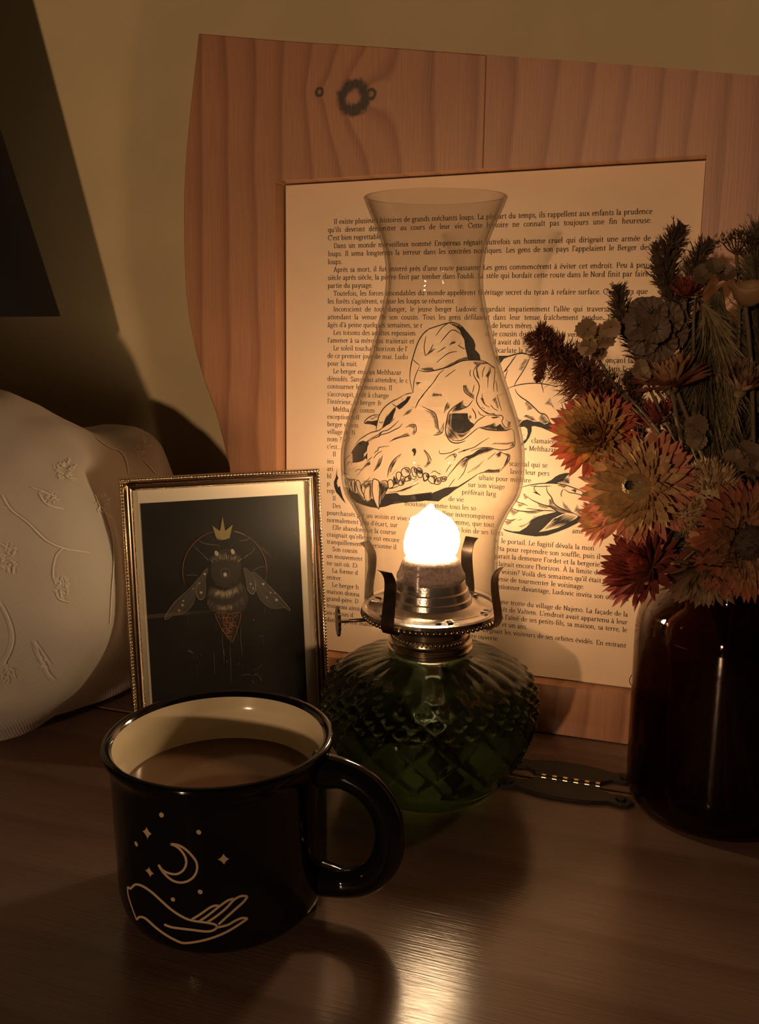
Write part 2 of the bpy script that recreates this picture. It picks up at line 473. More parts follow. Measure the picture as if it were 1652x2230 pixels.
frontR = [(CRK + .0001, OT + .0015), (-.02, OT + .0022), (OR, OT + .0028), (OR, OB), (CRK + .0001, OB), (CRK + .0001, 0), (.15, 0), (.15, topv(.15)), (.06, topv(.06)), (0, topv(0) + .0004), (CRK + .0001, topv(CRK))]
bevel(plank('right_plank', frontR, frontR, M['frame_wood']), .0007, 2, 30)
mb = MB(); mb.extrude([(u - e * 0 - .0002, y, v) for u, v, e, y in [(u, v, eb(v), .006) for u, v in left_edge if v < .262]] + [(u + .001, .006, v) for u, v in reversed([q for q in left_edge if q[1] < .262])],
                      [(u - eb(v) - .001, .0265, v) for u, v in left_edge if v < .262] + [(u - eb(v) + .001, .0265, v) for u, v in reversed([q for q in left_edge if q[1] < .262])])
mb.build('bark_edge', M['bark'], frame, label='dark bark left along the lower left edge')
mb = MB(); mb.box((OL - .012, .0142, OB - .012), (OR + .012, .0182, OT + .014)); mb.build('backing_board', M['mat_board'], frame)
# the printed sheet with a slightly curled rounded corner
PD = .012
mb = MB(); sheet = [(OL + .0016, OB + .001), (OR - .0006, OB + .001), (OR - .0006, OT + .0016), (OL + .012, OT - .0010), (OL + .0045, OT - .0016), (OL + .0022, OT - .006)]
mb.extrude([(u, PD, v) for u, v in sheet], [(u, PD + .0008, v) for u, v in sheet])
page = mb.build('printed_page', M['paper'], frame, label='yellowed page of French prose with an ink drawing of an animal skull')
pmap_w = plane_map(ORG + NB * (PD - .00012), NB)
def pmap(u, v): return FINV @ pmap_w(u, v)

# ------------------------------------------------------------------ a small serif face drawn with contrast strokes
GL = {}
def E_(cx, cy, rx, ry, a0=0, a1=360, n=11):
    return ('p', [(cx + rx * math.cos(R(a0 + (a1 - a0) * i / n)), cy + ry * math.sin(R(a0 + (a1 - a0) * i / n))) for i in range(n + 1)])
def P(*p): return ('p', list(p))
def C(*p): return ('c', list(p))
def st(x, y0, y1): return P((x, y0), (x, y1))
def sf(x, y=.2, l=.85): return P((x - l, y), (x + l, y))
def fl(x, y): return P((x - 1, y - .45), (x + .1, y - .1))
def gdef(ch, adv, *s): GL[ch] = (adv, s)
gdef('a', 4.7, C((.7, 4), (1.4, 4.75), (2.3, 4.75), (3, 4.1), (3.1, 3)), st(3.1, .8, 3.2), C((3.1, 1), (3.5, .2), (4.4, .4)), C((3.1, 2.9), (1.5, 2.5), (.7, 1.6), (.8, .6), (1.6, .15), (2.5, .5), (3.1, 1.3)))
gdef('b', 5.4, st(1.2, .2, 7.7), fl(1.2, 7.7), E_(2.95, 2.45, 1.75, 2.3))
gdef('c', 4.5, E_(2.5, 2.45, 1.85, 2.3, 40, 322))
gdef('d', 5.6, E_(2.4, 2.45, 1.75, 2.3), st(4.15, .1, 7.7), fl(4.15, 7.7), P((4.1, .25), (5.2, .3)))
gdef('e', 4.6, E_(2.5, 2.45, 1.85, 2.3, 8, 318), P((.7, 2.75), (4.2, 2.75)))
gdef('f', 3.4, C((3.9, 7), (3.2, 7.6), (2.2, 7.2), (1.7, 6)), st(1.7, .2, 6.2), P((.5, 4.75), (3.3, 4.75)), sf(1.7))
gdef('g', 4.9, E_(2.3, 3.25, 1.6, 1.55), P((3.3, 4.4), (4.7, 4.7)), C((1.2, 2), (.8, 1.2), (2.2, .6), (4, .2), (4.2, -1.2), (2.4, -2.1), (.7, -1.4), (.9, -.2), (2.2, .5)))
gdef('h', 5.8, st(1.2, .2, 7.7), fl(1.2, 7.7), sf(1.2), C((1.2, 3.4), (2.1, 4.6), (3.3, 4.75), (4.2, 4), (4.3, 2.8)), st(4.3, .2, 3), sf(4.3))
gdef('ı', 2.9, st(1.4, .2, 4.9), fl(1.4, 4.9), sf(1.4))
GL['i'] = (2.9, GL['ı'][1] + (P((1.35, 6.4), (1.35, 7.4)),))
gdef('j', 2.8, st(1.6, -1.2, 4.9), fl(1.6, 4.9), C((1.6, -1.2), (1.1, -2.1), (.1, -2)), P((1.55, 6.4), (1.55, 7.4)))
gdef('k', 5.4, st(1.2, .2, 7.7), fl(1.2, 7.7), sf(1.2), P((1.3, 2.2), (4, 4.7)), P((2.4, 3), (4.6, .2)), sf(4.5, .2, .7))
gdef('l', 2.8, st(1.4, .2, 7.7), fl(1.4, 7.7), sf(1.4))
gdef('m', 8.5, st(1.2, .2, 4.9), fl(1.2, 4.9), sf(1.2), C((1.2, 3.4), (2, 4.6), (3.1, 4.75), (3.9, 4), (4, 2.8)), st(4, .2, 3), sf(4), C((4, 3.4), (4.9, 4.6), (6, 4.75), (6.8, 4), (6.9, 2.8)), st(6.9, .2, 3), sf(6.9))
gdef('n', 5.8, st(1.2, .2, 4.9), fl(1.2, 4.9), sf(1.2), C((1.2, 3.4), (2.1, 4.6), (3.3, 4.75), (4.2, 4), (4.3, 2.8)), st(4.3, .2, 3), sf(4.3))
gdef('o', 5.1, E_(2.55, 2.45, 1.95, 2.3))
gdef('p', 5.5, st(1.2, -2.2, 4.9), fl(1.2, 4.9), sf(1.2, -2.2), E_(3, 2.45, 1.75, 2.3))
gdef('q', 5.4, E_(2.4, 2.45, 1.75, 2.3), st(4.15, -2.2, 4.8), sf(4.15, -2.2))
gdef('r', 4, st(1.2, .2, 4.9), fl(1.2, 4.9), sf(1.2), C((1.2, 3.2), (2.1, 4.5), (3.3, 4.6)), P((3.2, 4.1), (3.4, 4.6)))
gdef('s', 3.9, C((3.2, 4), (2.4, 4.75), (1.3, 4.6), (.8, 3.7), (1.6, 2.9), (2.7, 2.2), (3.2, 1.3), (2.5, .3), (1.3, .2), (.6, 1)))
gdef('t', 3.4, st(1.6, .9, 6), C((1.6, 1), (2, .2), (3.1, .5)), P((.5, 4.75), (3, 4.75)))
gdef('u', 5.7, st(1.2, 1.6, 4.9), fl(1.2, 4.9), C((1.2, 1.7), (1.7, .4), (2.7, .25), (4.2, 1.5)), st(4.2, .2, 4.9), fl(4.2, 4.9), P((4.2, .25), (5.2, .3)))
gdef('v', 5, P((.7, 4.8), (2.5, .2)), P((2.5, .2), (4.3, 4.8)), sf(.8, 4.75, .7), sf(4.2, 4.75, .6))
gdef('w', 7, P((.7, 4.8), (2.2, .2)), P((2.2, .2), (3.6, 4.6)), P((3.6, 4.6), (5, .2)), P((5, .2), (6.4, 4.8)))
gdef('x', 5, P((.8, 4.8), (4.2, .2)), P((.8, .2), (4.1, 4.8)), sf(.9, 4.75, .7), sf(4.1, .2, .7))
gdef('y', 5, P((.7, 4.8), (2.6, .2)), P((4.3, 4.8), (2, -1.6)), P((2, -1.6), (1, -2)), sf(.8, 4.75, .7), sf(4.2, 4.75, .6))
gdef('z', 4.4, P((.7, 4.7), (3.7, 4.7)), P((3.7, 4.7), (.7, .25)), P((.7, .25), (3.8, .25)))
gdef('A', 6.8, P((1, .2), (3.3, 7.3)), P((3.3, 7.4), (5.8, .2)), P((1.8, 2.6), (4.9, 2.6)), sf(1, .2, .8), sf(5.8, .2, .9))
gdef('B', 6.1, st(1.5, .2, 7.3), E_(3, 5.5, 1.9, 1.75, 95, -95, 7), E_(3, 2, 2.1, 1.85, 95, -95, 7), P((.6, 7.2), (3, 7.2)), P((.6, .2), (3, .2)), P((1.5, 3.8), (3, 3.8)))
gdef('C', 6.4, E_(3.6, 3.7, 2.9, 3.55, 42, 318, 13), st(5.8, 5.2, 7.2))
gdef('D', 7, st(1.5, .2, 7.3), E_(2.8, 3.7, 3.3, 3.5, 92, -92, 11), P((.6, 7.2), (3, 7.2)), P((.6, .2), (3, .2)))
gdef('E', 6, st(1.5, .2, 7.3), P((.6, 7.2), (5, 7.2)), P((.6, .2), (5.1, .2)), P((1.5, 3.8), (4, 3.8)), P((5, 7.2), (5, 5.7)), P((5.1, .2), (5.3, 1.8)))
gdef('F', 5.6, st(1.5, .2, 7.3), P((.6, 7.2), (5, 7.2)), sf(1.5), P((1.5, 3.8), (3.9, 3.8)), P((5, 7.2), (5, 5.7)))
gdef('I', 3.2, st(1.6, .2, 7.3), sf(1.6, 7.2, 1), sf(1.6, .2, 1))
gdef('J', 3.8, C((.5, 0), (1.3, -.2), (2, .6), (2.1, 2)), st(2.1, 1.8, 7.3), sf(2.1, 7.2, 1))
gdef('L', 5.6, st(1.5, .2, 7.3), sf(1.5, 7.2, 1), P((.6, .2), (4.9, .2)), P((4.9, .2), (5.1, 2)))
gdef('M', 8.2, st(1.3, .2, 7.3), P((1.3, 7.3), (4, .4)), P((4, .4), (6.8, 7.3)), st(6.8, .2, 7.3), sf(1.3, .2, .8), sf(6.8, .2, .8), sf(1, 7.2, .7), sf(7, 7.2, .7))
gdef('N', 7.1, st(1.4, .2, 7.3), P((1.3, 7.3), (5.7, .3)), st(5.7, .2, 7.3), sf(1.4, .2, .8), sf(5.7, 7.2, .8), sf(1, 7.2, .6))
gdef('O', 6.9, E_(3.4, 3.7, 2.8, 3.55, 0, 360, 15))
gdef('P', 5.7, st(1.5, .2, 7.3), E_(3, 5.3, 2, 1.95, 95, -95, 7), P((.6, 7.2), (3, 7.2)), sf(1.5), P((1.5, 3.4), (3, 3.4)))
gdef('S', 5, C((4, 5.8), (3.2, 7.1), (1.9, 7.2), (1, 6), (1.7, 4.5), (3.4, 3.2), (4.1, 1.7), (3.2, .3), (1.8, .2), (.8, 1.6)), st(4.1, 5.6, 7.2))
gdef('T', 6, st(3, .2, 7.3), P((.6, 7.2), (5.4, 7.2)), sf(3, .2, 1), st(.6, 5.7, 7.2), st(5.4, 5.7, 7.2))
gdef('V', 6.6, P((1, 7.2), (3.3, .2)), P((3.3, .2), (5.6, 7.2)), sf(1, 7.2, .9), sf(5.6, 7.2, .7))
gdef('.', 2.4, P((1.1, .1), (1.1, .95)))
gdef(',', 2.4, P((1.2, .95), (1.1, .1)), P((1.2, .3), (.7, -1.1)))
gdef("'", 2, P((1, 7.5), (.9, 5.6)))
gdef('-', 3.2, P((.5, 2.4), (2.7, 2.4)), P((.5, 2.6), (2.7, 2.6)))
gdef('?', 4.2, C((.8, 5.9), (1.4, 7.2), (2.6, 7.2), (3.3, 6), (2.8, 4.6), (1.9, 3.6), (1.8, 2.2)), P((1.8, .1), (1.8, .95)))
gdef('«', 4.4, P((2, 3.9), (.7, 2.4)), P((.7, 2.4), (2, .9)), P((3.6, 3.9), (2.3, 2.4)), P((2.3, 2.4), (3.6, .9)))
gdef('»', 4.4, P((.8, 3.9), (2.1, 2.4)), P((2.1, 2.4), (.8, .9)), P((2.4, 3.9), (3.7, 2.4)), P((3.7, 2.4), (2.4, .9)))
ACC = dict(a=lambda x: (P((x - .3, 5.6), (x + .9, 7.2)),), g=lambda x: (P((x + .3, 5.6), (x - .9, 7.2)),),
           c=lambda x: (P((x - 1.1, 5.7), (x, 6.9)), P((x, 6.9), (x + 1.1, 5.7))), d=lambda x: (P((x, .1), (x + .2, -.8)), P((x + .3, -.8), (x - .6, -1.6))))
for ch, base, k, x in [('é', 'e', 'a', 2.4), ('è', 'e', 'g', 2.6), ('ê', 'e', 'c', 2.5), ('à', 'a', 'g', 2.4), ('â', 'a', 'c', 2.2), ('î', 'ı', 'c', 1.4), ('û', 'u', 'c', 2.8), ('ù', 'u', 'g', 2.8), ('ô', 'o', 'c', 2.5), ('ç', 'c', 'd', 2.4)]:
    GL[ch] = (GL[base][0], GL[base][1] + ACC[k](x))
GL['À'] = (6.8, GL['A'][1] + (P((3.4, 8), (2.2, 9.2)),))
UNIT = .000455; TN, TK = .50, 1.12
GP = {}
for ch, (adv, ss) in GL.items():
    vs = []; fs = []
    for k, p in ss:
        q = smooth_line(p, 3) if k == 'c' else [Vector(x) for x in p]
        a, b_ = ribbon2(q, 1, False, 0, lambda t: TN + (TK - TN) * abs(t.y) ** 1.3)
        n = len(vs); vs += a; fs += [tuple(n + i for i in f) for f in b_]
    GP[ch] = (adv, vs, fs)
TV = []; TF = []
ML, MR, IND, V0, PITCHL = -.193, .0213, .0043, .3387, .2767 / 52
def width(s, sx): return sum(GP[c][0] if c != ' ' else 3.0 for c in s) * UNIT * sx
def setline(s, u, v, sx=.93, target=None):
    sp = 3.0 * UNIT * sx
    if target:
        ns = s.count(' '); w0 = width(s, sx); sp += (target - w0) / max(ns, 1)
        if sp < 1.9 * UNIT:
            sx *= (target - ns * 1.9 * UNIT) / (w0 - ns * 3 * UNIT * sx); sp = 1.9 * UNIT
        elif sp > 6 * UNIT:
            sx *= min(1.12, (target - ns * 6 * UNIT) / (w0 - ns * 3 * UNIT * sx)); sp = 6 * UNIT
    for c in s:
        if c == ' ': u += sp; continue
        adv, vs, fs = GP[c]; b = len(TV)
        TV.extend(Vector((u + q.x * UNIT * sx, PD - .00012, v + q.y * UNIT)) for q in vs)
        TF.extend(tuple(b + i for i in f) for f in fs)
        u += adv * UNIT * sx
def lv(n): return V0 - (n - 1) * PITCHL
def J(n, s, ind=0): u = ML + IND * ind; setline(s, u, lv(n), target=MR - u)
def LL(n, s, ind=0): setline(s, ML + IND * ind, lv(n))
def RR(n, s): setline(s, MR - width(s, .93), lv(n))
def XX(n, px, s):
    y = 480 + (n - 1) * 16.6
    for _ in range(6):
        q = pmap(px, y); y += (q.z - lv(n)) * 3300
    setline(s, pmap(px, y).x, lv(n))
J(1, "Il existe plusieurs histoires de grands méchants loups. La plupart du temps, ils rappellent aux enfants la prudence", 1)
J(2, "qu'ils devront démontrer au cours de leur vie. Cette histoire ne connaît pas toujours une fin heureuse.")
LL(3, "C'est bien regrettable.")
J(4, "Dans un monde merveilleux nommé Emporeas régnait autrefois un homme cruel qui dirigeait une armée de", 1)
J(5, "loups. Il sema longtemps la terreur dans les contrées nordiques. Les gens de son pays l'appelaient le Berger des")
LL(6, "loups.")
J(7, "Après sa mort, il fut enterré près d'une route passante. Les gens commencèrent à éviter cet endroit. Peu à peu,", 1)
J(8, "siècle après siècle, la pierre finit par tomber dans l'oubli. La stèle qui bordait cette route dans le Nord finit par faire")
LL(9, "partie du paysage.")
J(10, "Toutefois, les forces insondables du monde appelèrent l'héritage secret du tyran à refaire surface. C'est alors que", 1)
LL(11, "les forêts s'agitèrent, et que les loups se réunirent.")
J(12, "Inconscient de tout danger, le jeune berger Ludovic regardait impatiemment l'allée qui traversait le village", 1)
J(13, "attendant la venue de son cousin. Tous les gens défilaient dans leur tenue fraîchement tondue. Les agneaux")
LL(14, "âgés d'à peine quelques semaines, se r"); XX(14, 1060, "s de leurs mères.")
LL(15, "Les toisons des adultes reposaien", 1); XX(15, 1057, "n, le cousin du berger devait venir")
LL(16, "l'amener à sa mère qui traiterait et"); XX(16, 1072, "il avait dû s'arrêter")
LL(17, "Le soleil toucha l'horizon de l'", 1); XX(17, 1078, "écarlate la nuit")
LL(18, "de ce premier jour de mai. Ludo"); XX(18, 1318, "onçant la mon")
LL(19, "pour la nuit."); XX(19, 1320, "dans l'enclos")
LL(20, "Le berger envoya Melthazar", 1)
LL(21, "dénudés. Sans plus attendre, le c"); XX(21, 1336, "ver avec")
LL(22, "contourner les moutons. Il")
LL(23, "s'accroupit, prêt à charge")
LL(24, "l'intérieur, le berger fr")
LL(25, "Melthazar, comm", 1); LL(26, "exceptionnell"); LL(27, "berger et son")
LL(28, "village de N"); LL(29, "nom ? » F"); LL(30, "c'est..."); LL(31, "Il", 1); LL(32, "ins"); LL(33, "ari"); LL(34, "bl"); LL(35, "p."); LL(36, "rep")
XX(28, 1156, "clamaient"); XX(29, 1141, "« Melthazar")
XX(31, 1108, "scandal qui se"); XX(32, 1110, "laver leur pers"); XX(33, 1042, "ultate pour méd"); XX(33, 1132, "uire"); XX(34, 1018, "sur son visage"); XX(35, 1005, "préférait larg")
LL(37, "Il", 1); XX(36, 976, "de vie"); LL(38, "Des", 1); XX(37, 880, "moutons, comme tous les so")
LL(39, "pourchassés par un voisin et vive du"); XX(38, 950, "colline interrompirent")
LL(40, "normalement peu d'écart, sur"); XX(39, 982, "femme, que tout"); XX(40, 1082, "s."); XX(39, 1245, "ame Fo")
LL(41, "Elle abandonnait la course", 1); XX(40, 975, "chez loin de ses filets"); XX(41, 1075, "hi le portail. Le fugitif dévala la mon")
LL(42, "craignait qu'elle ne eut encore"); XX(42, 1076, "rêta pour reprendre son souffle, puis il")
LL(43, "tranquillement la personne il"); XX(43, 1076, "parait la demeure Fordet et la bergerie")
LL(44, "Son cousin", 1); XX(44, 1079, "clairait encore l'horizon. À la limite de")
LL(45, "un mouvement"); XX(45, 1076, "re voisin? Voilà des semaines qu'il était parti")
LL(46, "ne sait où. Et"); XX(46, 1078, "cesse de tourmenter le voisinage.")
LL(47, "La forme d", 1); RR(47, "stionner davantage, Ludovic invita son cousin à")
LL(48, "entrer."); LL(49, "Le berger h", 1); RR(49, "une trotte du village de Najeno. La façade de la")
LL(50, "maison donna"); RR(50, "êt de Valtem. L'endroit avait appartenu à leur")
LL(51, "grand-père. D"); RR(51, "à l'aîné de ses petits-fils, sa maison, sa terre, le")
LL(52, "troupeau ainsi qu"); XX(52, 1020, "âge de vingt et un ans.")
LL(53, "au-dessus d"); RR(53, "lier lorgnait les visiteurs de ses orbites évidés. En entrant")
LL(54, "dans la petite maison, on s"); XX(54, 1016, "aire ouverte.")
obj('printed_text', mesh('printed_text', TV, TF, M['text']), page, kind='stuff', label='small black serif print')
# ------------------------------------------------------------------ ink drawing on the page: a beast's skull seen three-quarter, with dark forms behind it
rg = random.Random(4)
ink = Ink(pmap); gry = Ink(pmap)
r1, r2, r3, r4, r5 = crop(720, 860, 7.509), crop(880, 690, 6.354), crop(900, 900, 6.608), crop(1070, 750, 8.26), crop(1070, 1030, 6.608)
def LN(cr, pts, w=1.5, **k): ink.line(cr(pts), w * 1.25 + .1, **k)
def FL(cr, pts, sm=False): ink.fill(cr(pts), sm)
def HT(cr, poly, ang, gap=2.2, w=.9): ink.hatch(cr(poly), ang, gap * .95, w * 1.35, rg)
# nose hole, snout and front of the jaw (r1)
FL(r1, [(390, 850), (460, 775), (530, 745), (575, 765), (620, 735), (640, 725), (610, 765), (625, 795), (600, 850), (590, 920), (545, 960), (520, 1040), (560, 1000), (600, 945), (595, 1060), (565, 1040), (520, 1080), (440, 1105), (360, 1110), (372, 1040), (350, 960), (330, 950)])
HT(r1, [(340, 960), (540, 980), (560, 1060), (440, 1110), (350, 1110)], 60, 1.6, 1.0)
LN(r1, [(335, 965), (262, 1030), (225, 1090), (235, 1180), (225, 1270), (255, 1350), (300, 1385), (340, 1390)])
LN(r1, [(262, 1160), (285, 1110), (330, 1090)], 1.2); LN(r1, [(320, 1140), (350, 1100)], 1.2)
LN(r1, [(395, 830), (460, 740), (560, 670), (660, 615), (760, 590), (820, 560), (850, 520)])
LN(r1, [(620, 765), (700, 710), (780, 680), (840, 600), (930, 575), (1040, 490), (1110, 420)])
LN(r1, [(620, 735), (720, 680), (790, 640), (820, 600)], 1.3)
LN(r1, [(785, 690), (820, 655), (940, 620), (1060, 560), (1120, 530), (1175, 465)])
LN(r1, [(740, 590), (755, 480), (790, 340), (880, 200), (1000, 110), (1100, 60), (1200, 0)], 1.7)
LN(r1, [(740, 520), (745, 600)], 1.2)
LN(r1, [(1000, 140), (1060, 185), (1075, 185)], 1.3); LN(r1, [(1150, 50), (1185, 90)], 1.3)
FL(r1, [(1065, 190), (1160, 120), (1220, 80), (1250, 30), (1310, 20), (1290, 70), (1230, 130), (1180, 200), (1120, 240)])
FL(r1, [(840, 550), (860, 500), (900, 380), (960, 300), (1010, 240), (1060, 190), (1060, 250), (1030, 320), (1010, 400), (960, 460), (900, 510)])
LN(r1, [(1040, 380), (990, 440), (930, 490)], 1.2)
LN(r1, [(840, 540), (880, 430), (930, 310)], 1.0); LN(r1, [(785, 435), (820, 455), (860, 440)], 1.2)
LN(r1, [(800, 335), (740, 325), (650, 350), (570, 410), (550, 450), (560, 475)], 1.6)
FL(r1, [(555, 455), (600, 425), (680, 430), (770, 410), (745, 515), (690, 490), (620, 480), (565, 475)])
LN(r1, [(640, 370), (680, 395), (735, 355), (770, 370)], 1.1)
HT(r1, [(1195, 300), (1340, 215), (1330, 270), (1180, 345)], -28, 1.6, .9)
LN(r1, [(1170, 345), (1300, 295)], 1); LN(r1, [(1320, 210), (1390, 190)], 1.0)
LN(r1, [(1520, 0), (1440, 90), (1385, 210)], 1.6)
HT(r1, [(1200, 540), (1280, 480), (1380, 485), (1400, 600), (1360, 665), (1320, 650), (1350, 560), (1290, 530)], -62, 1.7, .9)
LN(r1, [(1280, 485), (1375, 485), (1400, 560), (1390, 620)], 1.4)
HT(r1, [(955, 765), (1050, 700), (1160, 660), (1260, 600), (1300, 670), (1180, 690)], -35, 1.7, 1.1); LN(r1, [(955, 768), (1100, 705), (1300, 668)], 1.2)
LN(r1, [(960, 835), (790, 860), (770, 910), (735, 925), (710, 960)], 1.3); LN(r1, [(840, 915), (750, 970), (700, 1040)], 1.2)
LN(r1, [(680, 1010), (620, 1060), (590, 1085)], 1.2)
HT(r1, [(590, 1090), (650, 1060), (650, 1140), (560, 1190), (500, 1250), (420, 1330), (540, 1170)], -58, 1.5, .9)
LN(r1, [(400, 1260), (440, 1220), (500, 1225)], 1.1); LN(r1, [(420, 1330), (520, 1210)], 1.1)
HT(r1, [(690, 1250), (730, 1170), (780, 1060), (850, 985), (820, 1130), (760, 1200)], -55, 1.4, .9); LN(r1, [(695, 1250), (800, 1150), (848, 985)], 1.2)
HT(r1, [(930, 1340), (960, 1190), (1030, 1060), (1150, 965), (1050, 1130), (990, 1240)], -60, 1.4, .9); LN(r1, [(925, 1345), (955, 1190), (1030, 1060), (1150, 965)], 1.5); LN(r1, [(990, 1310), (1080, 1215)], 1.1)
FL(r1, [(1320, 905), (1345, 875), (1385, 875), (1398, 930), (1375, 990), (1350, 1000), (1355, 950)])
HT(r1, [(1510, 900), (1540, 900), (1640, 1060), (1640, 1110), (1560, 1190), (1525, 1180), (1580, 1100), (1570, 1010)], -62, 1.5, 1.0); LN(r1, [(1525, 895), (1600, 980), (1650, 1080)], 1.4)
# teeth of the near side
def tooth(cr, pts, w=1.5): LN(cr, pts, w, closed=True)
tooth(r1, [(1070, 1290), (1110, 1260), (1150, 1290), (1140, 1370), (1110, 1405), (1080, 1370)])
tooth(r1, [(1150, 1250), (1200, 1195), (1270, 1195), (1300, 1240), (1290, 1300), (1230, 1340), (1175, 1330)])
HT(r1, [(1200, 1200), (1290, 1200), (1290, 1290), (1230, 1280)], -60, 1.3, .9)
tooth(r1, [(1320, 1210), (1345, 1180), (1385, 1200), (1395, 1280), (1390, 1340), (1350, 1330), (1330, 1280)])
FL(r1, [(1350, 1195), (1380, 1200), (1375, 1240), (1395, 1290), (1360, 1260)])
tooth(r1, [(1400, 1215), (1440, 1190), (1490, 1225), (1500, 1290), (1480, 1350), (1430, 1340), (1410, 1280)])
HT(r1, [(1400, 1210), (1490, 1210), (1500, 1290), (1450, 1300), (1410, 1290)], -65, 1.2, 1.1)
tooth(r1, [(1510, 1310), (1550, 1280), (1600, 1300), (1600, 1360), (1560, 1390), (1530, 1400)])
HT(r1, [(1010, 1400), (1030, 1320), (1080, 1350), (1110, 1410), (1090, 1470), (1020, 1500)], -60, 1.2, 1.1)
tooth(r1, [(935, 1410), (980, 1385), (1015, 1420), (1020, 1500), (950, 1525), (935, 1480)])
tooth(r1, [(1115, 1420), (1160, 1385), (1200, 1370), (1195, 1450), (1150, 1480), (1110, 1465)]); HT(r1, [(1150, 1400), (1200, 1375), (1200, 1460), (1150, 1480)], -60, 1.2, 1)
tooth(r1, [(1215, 1365), (1250, 1340), (1300, 1320), (1310, 1390), (1260, 1405), (1220, 1415)]); HT(r1, [(1260, 1340), (1310, 1320), (1310, 1390), (1260, 1405)], -60, 1.2, 1)
LN(r1, [(1320, 1360), (1360, 1385), (1410, 1345)], 1.3); LN(r1, [(1185, 1165), (1240, 1150)], 1); LN(r1, [(1410, 1155), (1455, 1150)], 1.4)
# fangs and incisors
tooth(r1, [(690, 1390), (730, 1380), (790, 1420), (800, 1530), (790, 1700), (790, 1850), (760, 1840), (700, 1700), (675, 1540)], 1.6)
HT(r1, [(780, 1430), (880, 1400), (930, 1430), (925, 1540), (880, 1600), (820, 1700), (790, 1800), (790, 1600)], -70, 1.3, 1.1)
LN(r1, [(800, 1420), (880, 1400), (930, 1430), (930, 1520), (890, 1600), (830, 1700), (795, 1850)], 1.6); LN(r1, [(775, 1480), (770, 1600)], 1)
LN(r1, [(680, 1400), (600, 1415), (530, 1450), (505, 1490), (510, 1590)], 1.6)
HT(r1, [(520, 1460), (660, 1400), (670, 1500), (660, 1700), (620, 1740), (630, 1500), (560, 1560)], -80, 1.4, 1.0)
LN(r1, [(560, 1540), (540, 1640), (570, 1720), (620, 1740)], 1.4); LN(r1, [(575, 1640), (580, 1700)], .9)
tooth(r1, [(410, 1430), (440, 1395), (480, 1440), (500, 1560), (545, 1650), (530, 1690), (460, 1600), (425, 1500)], 1.4)
tooth(r1, [(340, 1410), (370, 1385), (395, 1430), (400, 1580), (370, 1590), (345, 1500)], 1.3); HT(r1, [(375, 1400), (398, 1430), (402, 1590), (380, 1590)], 80, 1.0, .8)
tooth(r1, [(275, 1420), (300, 1400), (325, 1430), (325, 1490), (290, 1480)], 1.0)
LN(r1, [(525, 1415), (590, 1400), (640, 1345)], 1); LN(r1, [(255, 1375), (340, 1385), (420, 1380)], 1)
# dark mouth and underside of the jaw
FL(r1, [(300, 1500), (330, 1560), (400, 1610), (440, 1600), (520, 1700), (600, 1750), (670, 1690), (700, 1720), (760, 1850), (650, 1835), (520, 1800), (420, 1760), (340, 1690), (290, 1590)])
FL(r1, [(800, 1840), (830, 1720), (890, 1620), (1080, 1600), (1130, 1640), (1250, 1640), (1400, 1620), (1652, 1590), (1652, 1710), (1450, 1745), (1200, 1760), (1000, 1790), (880, 1830)])
LN(r1, [(930, 1590), (1080, 1580), (1220, 1530), (1360, 1480), (1430, 1440)], 1.3); HT(r1, [(1080, 1590), (1200, 1530), (1380, 1470), (1300, 1530), (1150, 1590)], -35, 1.2, .9)
LN(r1, [(930, 1530), (1010, 1525), (1130, 1480)], 1.3); LN(r1, [(1310, 1460), (1440, 1375)], 1.1)
FL(r1, [(105, 1200), (100, 1300), (125, 1360), (105, 1400), (100, 1450), (120, 1510), (150, 1490), (170, 1580), (200, 1680), (250, 1780), (190, 1720), (130, 1640), (85, 1590), (55, 1500), (50, 1420), (80, 1350), (95, 1250)])
# rear teeth, cheek and jaw (r3)
for t in ([(140, 880), (175, 860), (210, 890), (205, 950), (150, 975)], [(205, 920), (260, 905), (320, 905), (325, 960), (285, 1015), (225, 980)], [(305, 980), (330, 940), (380, 930), (395, 980), (370, 1020), (310, 1020)], [(385, 930), (430, 915), (475, 920), (465, 965), (410, 980)]): tooth(r3, t, 1.5)
HT(r3, [(170, 865), (215, 900), (205, 940), (180, 920)], -60, 1.1, 1); HT(r3, [(400, 925), (470, 920), (465, 960), (400, 975)], -60, 1.3, 1.1); HT(r3, [(240, 905), (320, 905), (320, 960), (290, 1010), (280, 940)], -60, 1.3, 1.0); HT(r3, [(340, 940), (395, 950), (370, 1015), (330, 1010)], -60, 1.3, 1)
LN(r3, [(250, 865), (300, 830), (350, 860), (400, 880)], 1.3); LN(r3, [(370, 890), (385, 820)], 1)
LN(r3, [(475, 930), (530, 860), (600, 775), (660, 700), (740, 635), (850, 595), (940, 530), (1050, 495), (1150, 510)], 1.7)
HT(r3, [(620, 760), (730, 640), (860, 590), (1050, 500), (1160, 520), (1060, 570), (930, 610), (800, 680), (740, 740)], -42, 1.7, 1.1)
FL(r3, [(740, 635), (850, 592), (940, 535), (1050, 500), (1150, 518), (1050, 545), (960, 580), (870, 630), (800, 655)])
LN(r3, [(370, 525), (385, 580), (520, 570), (600, 530), (670, 505)], 1.4); LN(r3, [(640, 570), (740, 530), (870, 490), (960, 430), (1090, 350)], 1.4)
HT(r3, [(640, 565), (740, 520), (820, 510), (720, 555)], -30, 1.1, 1)
LN(r3, [(820, 545), (960, 500), (1080, 495), (1220, 525), (1330, 525), (1400, 500), (1450, 470), (1455, 390), (1445, 270), (1420, 230)], 1.6)
HT(r3, [(1100, 450), (1180, 420), (1320, 420), (1450, 400), (1440, 440), (1320, 460), (1200, 450)], -40, 1.7, 1.0)
